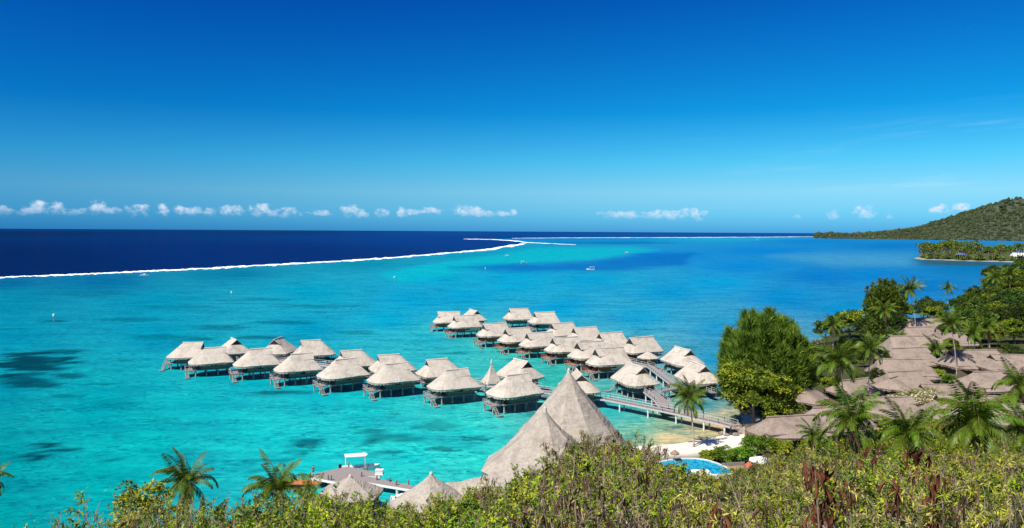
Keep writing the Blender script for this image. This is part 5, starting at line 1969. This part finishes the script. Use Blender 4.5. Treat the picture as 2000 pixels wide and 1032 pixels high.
# palm grove on the far point: small in the picture, one mesh each
def far_palm_mesh(seed, h):
    r_ = random.Random(seed)
    global rng
    rng = np.random.default_rng(seed)
    lb = LB()
    A = np.array([(0, 0, -1.0), (0.3, 0, h * .5)])
    B = np.array([(0.3, 0, h * .5), (0.9, 0, h)])
    lb.add(*ribbons(A, B, np.array([.35, .3]), np.array([.3, .22]), np.tile(np.array([.20, .16, .11]), (2, 1))))
    for k in range(16):
        a = k * 2.4
        e = 1.0 - 1.5 * (k / 16)
        d = np.array([math.cos(a) * math.cos(e), math.sin(a) * math.cos(e), math.sin(e)])
        p0 = np.array([0.9, 0, h])
        p1 = p0 + d * 2.2
        d2 = norm(d + np.array([0, 0, -.9]))
        c_ = np.array(GREENS[k % 3]) * 1.35 if k < 11 else np.array([.16, .13, .03])
        lb.add(*cards(np.array([p0, p1, p1]), np.array([d, d2, d2 + np.array([0, 0, -.5])]), np.array([2.9, 2.6, 2.2]), np.array([1.0, 1.1, .7]), np.tile(c_, (3, 1)), cvar=.2))
    return lb.mesh('coconut_palm', M['frond'])


FP = [far_palm_mesh(700 + i, h) for i, h in enumerate((13, 16, 11, 18))]
gx_ = rng.uniform(630, 1150, 9000)
gy_ = rng.uniform(1060, 1560, 9000)
gz_, gd_ = point_z(gx_, gy_)
ok_ = [i for i in range(9000) if gd_[i] > 7]
for cnt, i in enumerate(sorted(ok_, key=lambda i: gd_[i] + 60 * ((i * 7919) % 101) / 101)[:270]):
    o = link('coconut_palm', FP[cnt % 4], None, (gx_[i], gy_[i], gz_[i] - .2), (0, 0, rnd.uniform(0, 6)), rnd.uniform(.95, 1.45))
    tag(o, 'coconut palm in the grove on the low point across the water', 'palm', 'palms of the far grove')
# leafy growth under and behind those palms, read as one mass
und = sorted([i for i in ok_ if gd_[i] > 11], key=lambda i: gd_[i] + 90 * ((i * 6131) % 97) / 97)[:190]
bx_ = rng.uniform(760, 1500, 400)
by_ = rng.uniform(1500, 1850, 400)
bz_, bd_ = point_z(bx_, by_)
back = [i for i in range(400) if bd_[i] > 12][:110]
TC = np.concatenate([np.stack([gx_[und], gy_[und], gz_[und] + 3.2], 1), np.stack([bx_[back], by_[back], bz_[back] + 7.0], 1)])
TR = np.concatenate([rng.uniform(3.2, 5.8, len(und)), rng.uniform(6, 10, len(back))])
m = 26
off = norm(rng.normal(size=(len(TC), m, 3))) * rng.uniform(.35, 1.0, (len(TC), m, 1)) * np.array([1, 1, .8])
PP = (TC[:, None] + off * TR[:, None, None]).reshape(-1, 3)
RR = np.repeat(TR, m) * rng.uniform(.16, .36, len(PP))
tone = np.repeat(pick(len(TC), GREENS), m, 0) * rng.uniform(.7, 1.35, (len(PP), 1))
V, T, C = lumps(PP, RR, tone, 0.8)
tag(link('grove_undergrowth', np_mesh('grove_undergrowth', V, tris=T, colors=C, mat=lf)), 'dense leafy growth under the palms on the low point', 'undergrowth', kind='stuff')

# the wood covering the right-hand shore and the garden growth between the lodges
wx_ = rng.uniform(110, 560, 6000)
wy_ = rng.uniform(150, 860, 6000)
wd_ = polydist(wx_, wy_, COAST)
win = inside(wx_, wy_, COAST) & (wd_ > 4)
wu_, _ = to_px(wx_, wy_, np.zeros(6000))
wz_ = land_z(wx_, wy_)
ROOFS = [o for o in col.objects if o.name.startswith('thatched_lodge')]
rp_ = np.array([(o.location.x, o.location.y) for o in ROOFS])
done = []
for i in range(6000):
    x, y = wx_[i], wy_[i]
    if not win[i] or wu_[i] > 2080 or wu_[i] < 1560:
        continue
    if np.min((rp_[:, 0] - x) ** 2 + (rp_[:, 1] - y) ** 2) < 12.5 ** 2:
        continue
    if 1800 < wu_[i] < 1885 and 195 < y < 245:
        continue
    sp = 6.5 + y * .008
    if any((x - a) ** 2 + (y - b) ** 2 < sp * sp for a, b in done):
        continue
    done.append((x, y))
    big = y > 255 and not (1700 < wu_[i] < 1850 and y < 330)
    s_ = rnd.uniform(.75, 1.15) if big else rnd.uniform(.22, .42)
    k = len(done)
    o = tree('leafy_tree' if big else 'garden_shrub', (x, y, wz_[i] - .3), 'leafy tree in the dense wood on the right-hand shore' if big else 'low leafy shrub growing between the thatched lodges',
             'tree' if big else 'shrub', CR[(2, 0, 2, 3, 1)[k % 5]], TK[k % 4], rnd.uniform(0, 6), (s_ * 1.15, s_ * 1.15, s_), 'trees of the right-hand wood' if big else 'low shrubs between the lodges')
    if len(done) >= 290:
        break

# ------------------------------------------------------------------ the scrub on the hillside below the viewpoint
rng = np.random.default_rng(42)
SIL = [(-200, 1100), (0, 1040), (90, 1030), (180, 1022), (225, 1000), (262, 948), (300, 950), (340, 962), (420, 980), (480, 972), (520, 960), (600, 960), (640, 956), (700, 962), (750, 985), (800, 995), (860, 962), (920, 955),
       (980, 938), (1050, 905), (1110, 868), (1160, 852), (1210, 838), (1250, 862), (1290, 900), (1340, 918), (1400, 924), (1450, 905), (1500, 892), (1560, 868), (1650, 880), (1760, 880), (1850, 880), (1930, 880), (2000, 868), (2200, 860)]
sx_ = [a for a, b in SIL]
sy_ = [b for a, b in SIL]
lb = LB()
lbf = LB()
OLIVE = [(0.25, 0.285, 0.018), (0.34, 0.345, 0.025), (0.15, 0.20, 0.014), (0.40, 0.37, 0.08), (0.07, 0.115, 0.010)]
GRN = [(0.13, 0.22, 0.010), (0.22, 0.30, 0.014), (0.07, 0.13, 0.010), (0.31, 0.35, 0.02)]
DRYL = [(0.24, 0.185, 0.10), (0.17, 0.115, 0.065), (0.30, 0.25, 0.155), (0.12, 0.07, 0.04)]
POD = [(0.10, 0.048, 0.028), (0.14, 0.07, 0.04), (0.065, 0.032, 0.022), (0.19, 0.12, 0.075)]
TWIG = np.array([0.30, 0.215, 0.17])


def add_shrub(x, y, g, h, kind, dens, near):
    """one woody shrub: branching twigs, leaf sprays at their ends, bunches of dry pods"""
    nb = max(4, int((9 if near else 4) * (0.6 + h / 4)))
    r0 = h * 0.42
    a = rng.uniform(0, 2 * PI, nb)
    rr = r0 * np.sqrt(rng.uniform(0, 1, nb))
    base = np.array([x, y, g - 0.2]) + np.stack([rng.normal(size=nb) * .12, rng.normal(size=nb) * .12, 0 * a], 1)
    tipz = h * rng.uniform(.55, 1.0, nb)
    tip = np.stack([x + np.cos(a) * rr, y + np.sin(a) * rr, g + tipz], 1)
    mid = base * .45 + tip * .55 + rng.normal(size=(nb, 3)) * .08 * h
    tw = np.tile(TWIG, (nb, 1)) * rng.uniform(.6, 1.5, (nb, 1))
    dst = lb if near else lbf
    fine = min(1.0, max(.42, y / 20)) if near else 1.0
    dst.add(*ribbons(base, mid, .026 * fine, .017 * fine, tw))
    dst.add(*ribbons(mid, tip, .017 * fine, .008 * fine, tw))
    ns = int(nb * (4 if near else 2.2) * dens)
    i = rng.integers(0, nb, ns)
    t = rng.uniform(.15, 1.0, ns) ** .7
    S0 = mid[i] * (1 - t[:, None]) + tip[i] * t[:, None]
    out_ = norm(S0 - np.array([x, y, g + h * .35]) + rng.normal(size=(ns, 3)) * .35 * h)
    S1 = S0 + out_ * rng.uniform(.12, .42, (ns, 1)) * (1 if near else 1.8)
    # no twig end above the shrub's own top
    S1[:, 2] = np.minimum(S1[:, 2], g + h * 1.02)
    if near:
        dst.add(*ribbons(S0, S1, .009 * fine, .005 * fine, np.tile(TWIG, (ns, 1)) * rng.uniform(.6, 1.4, (ns, 1))))
    cols = {'olive': OLIVE, 'green': GRN, 'dry': OLIVE[:3] + DRYL[:1], 'broad': GRN[:3] + [(0.05, 0.10, 0.012)]}[kind]
    if kind == 'dry' and near:
        nl_cut = 0.55
    else:
        nl_cut = 1.0
    nl = int(20 * nl_cut * (1 + .3 * (1 - fine))) if near else 8
    own = [cols[j] for j in rng.choice(len(cols), 2, replace=False)]
    tone = pick(ns, own)
    P = S0[:, None] + (S1 - S0)[:, None] * rng.uniform(.1, 1.05, (ns, nl, 1))
    D = out_[:, None] * .5 + rng.normal(size=(ns, nl, 3)) * .62 + np.array([0, 0, -.12])
    k = ns * nl
    if kind == 'green':
        L, W = rng.uniform(.05, .11, k), rng.uniform(.02, .036, k)
    else:
        L, W = rng.uniform(.045, .115, k), rng.uniform(.011, .022, k)
    if kind == 'broad':
        L, W = rng.uniform(.06, .12, k), rng.uniform(.03, .06, k)
    if not near:
        L, W = L * 4.0, W * 6.5
    else:
        L, W = L * (.75 + .45 * fine), W * (.75 + .45 * fine)
    C = np.repeat(tone[:, None], nl, 1).reshape(-1, 3) * rng.uniform(.8, 1.2)
    dl_ = rng.uniform(size=k) < (.05 if kind != 'dry' else .22)
    C = np.where(dl_[:, None], pick(k, DRYL), C)
    Nn = np.array([0, 0, 1.0]) + rng.normal(size=(k, 3)) * .7
    dst.add(*cards(P.reshape(-1, 3), D.reshape(-1, 3), L, W, C, side=Nn, cvar=.3))
    if near:
        npod = {'olive': 3, 'green': 1, 'dry': 15, 'broad': 0}[kind]
        for _ in range(npod):
            if rng.uniform() > .75:
                continue
            j = rng.integers(0, ns)
            m = rng.integers(6, 13)
            Pp = S1[j] + rng.normal(size=(m, 3)) * .05
            Dp = np.array([0, 0, -1.0]) + rng.normal(size=(m, 3)) * .30
            dst.add(*cards(Pp, Dp, rng.uniform(.14, .27, m), rng.uniform(.018, .032, m), pick(m, POD), cvar=.3))


placed = []
n_near = 0
cY = 7.5 + 30 * rng.uniform(size=5200) ** 0.85
cX = rng.uniform(-.80, .80, 5200) * cY + rng.uniform(-1, 1, 5200)
cG = land_z(cX, cY)
cN = fbm(cX / 3.5, cY / 3.5, 88)
for it in range(5200):
    Xd, Yd, g = float(cX[it]), float(cY[it]), float(cG[it])
    if g < 1:
        continue
    u_, _v = to_px(Xd, Yd, g)
    lim_py = float(np.interp(u_, sx_, sy_))
    # the farther shrubs make the skyline, nearer ones stay below it
    lim_py += max(0, (26 - Yd)) * 3.0 + rng.uniform(-8, 26)
    ztop = at_y(float(u_), lim_py, Yd).z
    h = min(ztop - g, rng.uniform(1.6, 3.9))
    if h < 0.55:
        continue
    sp = 0.46 + 0.018 * Yd
    if any((Xd - a) ** 2 + (Yd - b) ** 2 < sp * sp for a, b in placed[-900:]):
        continue
    placed.append((Xd, Yd))
    pn = cN[it]
    drypatch = math.exp(-((float(u_) - 1170) / 150) ** 2) * (1 if Yd > 17 else .3)
    rv = rng.uniform()
    if rv < drypatch * .85 + .12:
        kind = 'dry'
    elif pn > (.57 if Xd > 2 else .42):
        kind = 'green'
    else:
        kind = 'olive'
    if rng.uniform() < .09:
        kind = 'broad'
    add_shrub(Xd, Yd, g, h, kind, 1.0, True)
    n_near += 1
    if n_near > 500:
        break
# loose, pod-laden shrubs standing up against the conical roof
for k_ in range(26):
    u_ = rng.uniform(1085, 1275)
    Yd = rng.uniform(24, 31)
    d_ = ray(u_, 850)
    Xd = d_.x / d_.y * Yd
    g = gz(Xd, Yd)
    top_ = 840 + abs(u_ - 1205) * .34 + rng.uniform(-4, 30)
    add_shrub(Xd, Yd, g, max(1.2, at_y(u_, top_, Yd).z - g), 'dry', .8, True)
me = lb.mesh('hillside_scrub', M['scrub'])
tag(link('hillside_scrub', me), 'tangled green and brown scrub covering the near hillside', 'scrub', kind='stuff')
cY = np.concatenate([rng.uniform(34, 116, 1200), 60 + 98 * rng.uniform(size=1900) ** .75])
cX = np.concatenate([rng.uniform(-60, 130, 1200), cY[1200:] * rng.uniform(.30, .76, 1900)])
cG = land_z(cX, cY)
LP = np.array([(o_.location.x, o_.location.y) for o_ in col.objects if o_.name.startswith('thatched_lodge')])
for it in range(3100):
    Xd, Yd, g = float(cX[it]), float(cY[it]), float(cG[it])
    if g < 1.2:
        continue
    u_, _v = to_px(Xd, Yd, g)
    lim_py = float(np.interp(u_, sx_, sy_)) + 22
    h = min(at_y(float(u_), lim_py, Yd).z - g, rng.uniform(1.8, 4.6)) if Yd < 106 else rng.uniform(1.2, 3.2)
    if h < .7:
        continue
    if (Yd > 118 and Xd < 52) or -16 < Xd < 24 and Yd > 96 or (-32 < Xd < -14 and Yd > 100) or (0 < Xd < 36 and Yd > 108) or np.min((LP[:, 0] - Xd) ** 2 + (LP[:, 1] - Yd) ** 2) < 60:
        continue
    add_shrub(Xd, Yd, g, h, 'green' if rng.uniform() < .6 else 'olive', 1.3 if it < 1200 else 2.0, False)
me = lbf.mesh('slope_scrub', M['scrub'])
tag(link('slope_scrub', me), 'green shrubs on the lower slope down to the shore', 'scrub', kind='stuff')

# withered shrubs with big hanging red-brown leaves
WITH = []
for j in range(3):
    rng = np.random.default_rng(900 + j)
    k = 7
    V = []
    for i in range(k):
        t = i / (k - 1)
        wd = .062 * math.sin(min(1, t * 1.08 + .04) * PI) ** .7
        z = -.62 * t
        cx = .13 * math.sin(t * 2.8 + j * 1.7)
        V += [(cx - wd, -.05 * math.cos(t * 3), z), (cx, .06 + .05 * t, z), (cx + wd, -.06 * math.cos(t * 3 + 1), z)]
    C = np.array([0.135, 0.046, 0.024])[None] * np.random.default_rng(j).uniform(.5, 1.7, (len(V), 1))
    WITH.append(np_mesh('withered_leaf', V, quads=grid_faces(3, k), colors=C, mat=M['leaf'], smooth=True))
WSH = [(1590, 935, 21, 9, 'withered shrub hung with red-brown leaves, left of two below the level roof'), (1655, 965, 17, 7, 'withered shrub with a few hanging brown leaves near the bottom edge'), (1608, 1005, 14, 8, 'withered brown leaves at the bottom edge, left group'),
       (1780, 905, 24, 16, 'dense dark red withered cluster below the palm heart'), (1762, 965, 19, 7, 'withered shrub with long brown leaves under the dark red cluster'), (1818, 1010, 13.5, 12, 'big spray of red-brown withered leaves at the bottom edge'),
       (1405, 1010, 13.5, 7, 'orange-brown withered leaves at the bottom edge, centre right'), (1695, 905, 24, 6, 'withered brown leaves hanging below the green palm'), (1835, 945, 20, 5, 'small withered brown leaves left of the biggest palm foot')]
for i, (px, py, D, nlv, lab) in enumerate(WSH):
    D = min(23, max(8.6, 25 - (py - float(np.interp(px, sx_, sy_)) - 8) / 3.0))
    q = at_y(px, py, D)
    g = gz(q.x, q.y)
    root = empty('withered_shrub', (q.x, q.y, g))
    tag(root, lab, 'shrub', 'withered shrubs in the scrub')
    hh = q.z - g
    MB().tube([(0, 0, -.2), (.08, 0, hh * .5), (0, 0, hh + .2)], [.016, .012, .006], 6).build('stem', M['bark'], root)
    r_ = random.Random(i)
    for k in range(nlv * 2):
        a = r_.uniform(0, 6.28)
        link('withered_leaf', WITH[k % 3], root, (math.cos(a) * r_.uniform(.005, .022) * D, math.sin(a) * r_.uniform(.005, .022) * D, hh + r_.uniform(-.014, .02) * D), (r_.uniform(-.3, .3), r_.uniform(-.3, .3), a), r_.uniform(.5, 1.05) * 46 * D / F / .62)

# bare twiggy shrubs and the leafy bush at the lower left
for i, (px, py, D, lab) in enumerate(((85, 1000, 24, 'bare twiggy shrub at the bottom left corner'), (160, 985, 26, 'tallest bare twiggy shrub against the water at the left'), (215, 992, 25, 'bare twiggy shrub beside the leafy bush'))):
    q = at_y(px, py, D)
    g = gz(q.x, q.y)
    root = empty('bare_shrub', (q.x, q.y, g))
    tag(root, lab, 'shrub', 'bare shrubs at the lower left')
    hh = max(q.z - g, 1.0)
    rng = np.random.default_rng(950 + i)
    mb = MB()
    r_ = random.Random(i + 3)
    for k in range(9):
        a = r_.uniform(0, 6.28)
        e = Vector((math.cos(a) * hh * .28, math.sin(a) * hh * .28, hh * r_.uniform(.75, 1.05)))
        m_ = e * .5 + Vector((r_.uniform(-.1, .1), r_.uniform(-.1, .1), hh * .08))
        mb.tube([(0, 0, -.2), m_, e], [.03, .018, .006], 5)
        for j in range(4):
            s0 = m_.lerp(e, r_.random())
            mb.tube([s0, s0 + Vector((r_.uniform(-.25, .25), r_.uniform(-.25, .25), r_.uniform(.15, .4)))], [.010, .004], 4)
    mb.build('twigs', plain('dry twig', (0.26, 0.22, 0.16), 0.9, 0.3, 4.0) if i == 0 else bpy.data.materials['dry twig'], root)
    P = rng.normal(size=(60, 3)) * np.array([hh * .2, hh * .2, hh * .2]) + np.array([0, 0, hh * .7])
    l2 = LB()
    l2.add(*cards(P, rng.normal(size=(60, 3)), .12, .04, pick(60, OLIVE), cvar=.3))
    link('leaves', l2.mesh('leaves', M['scrub']), root)
q = at_y(275, 962, 40)
g = gz(q.x, q.y)
root = empty('leafy_bush', (q.x, q.y, g))
tag(root, 'round-leaved olive bush left of the drooping palm', 'shrub')
hh = q.z - g + .6
link('foliage', broad_crown(1.6, hh * .5, 70, 46, .20, OLIVE, 960, hh * .55).mesh('foliage', M['leaf']), root)
MB().tube([(0, 0, -.3), (.1, 0, hh * .7)], [.08, .03], 6).build('stem', M['bark'], root)
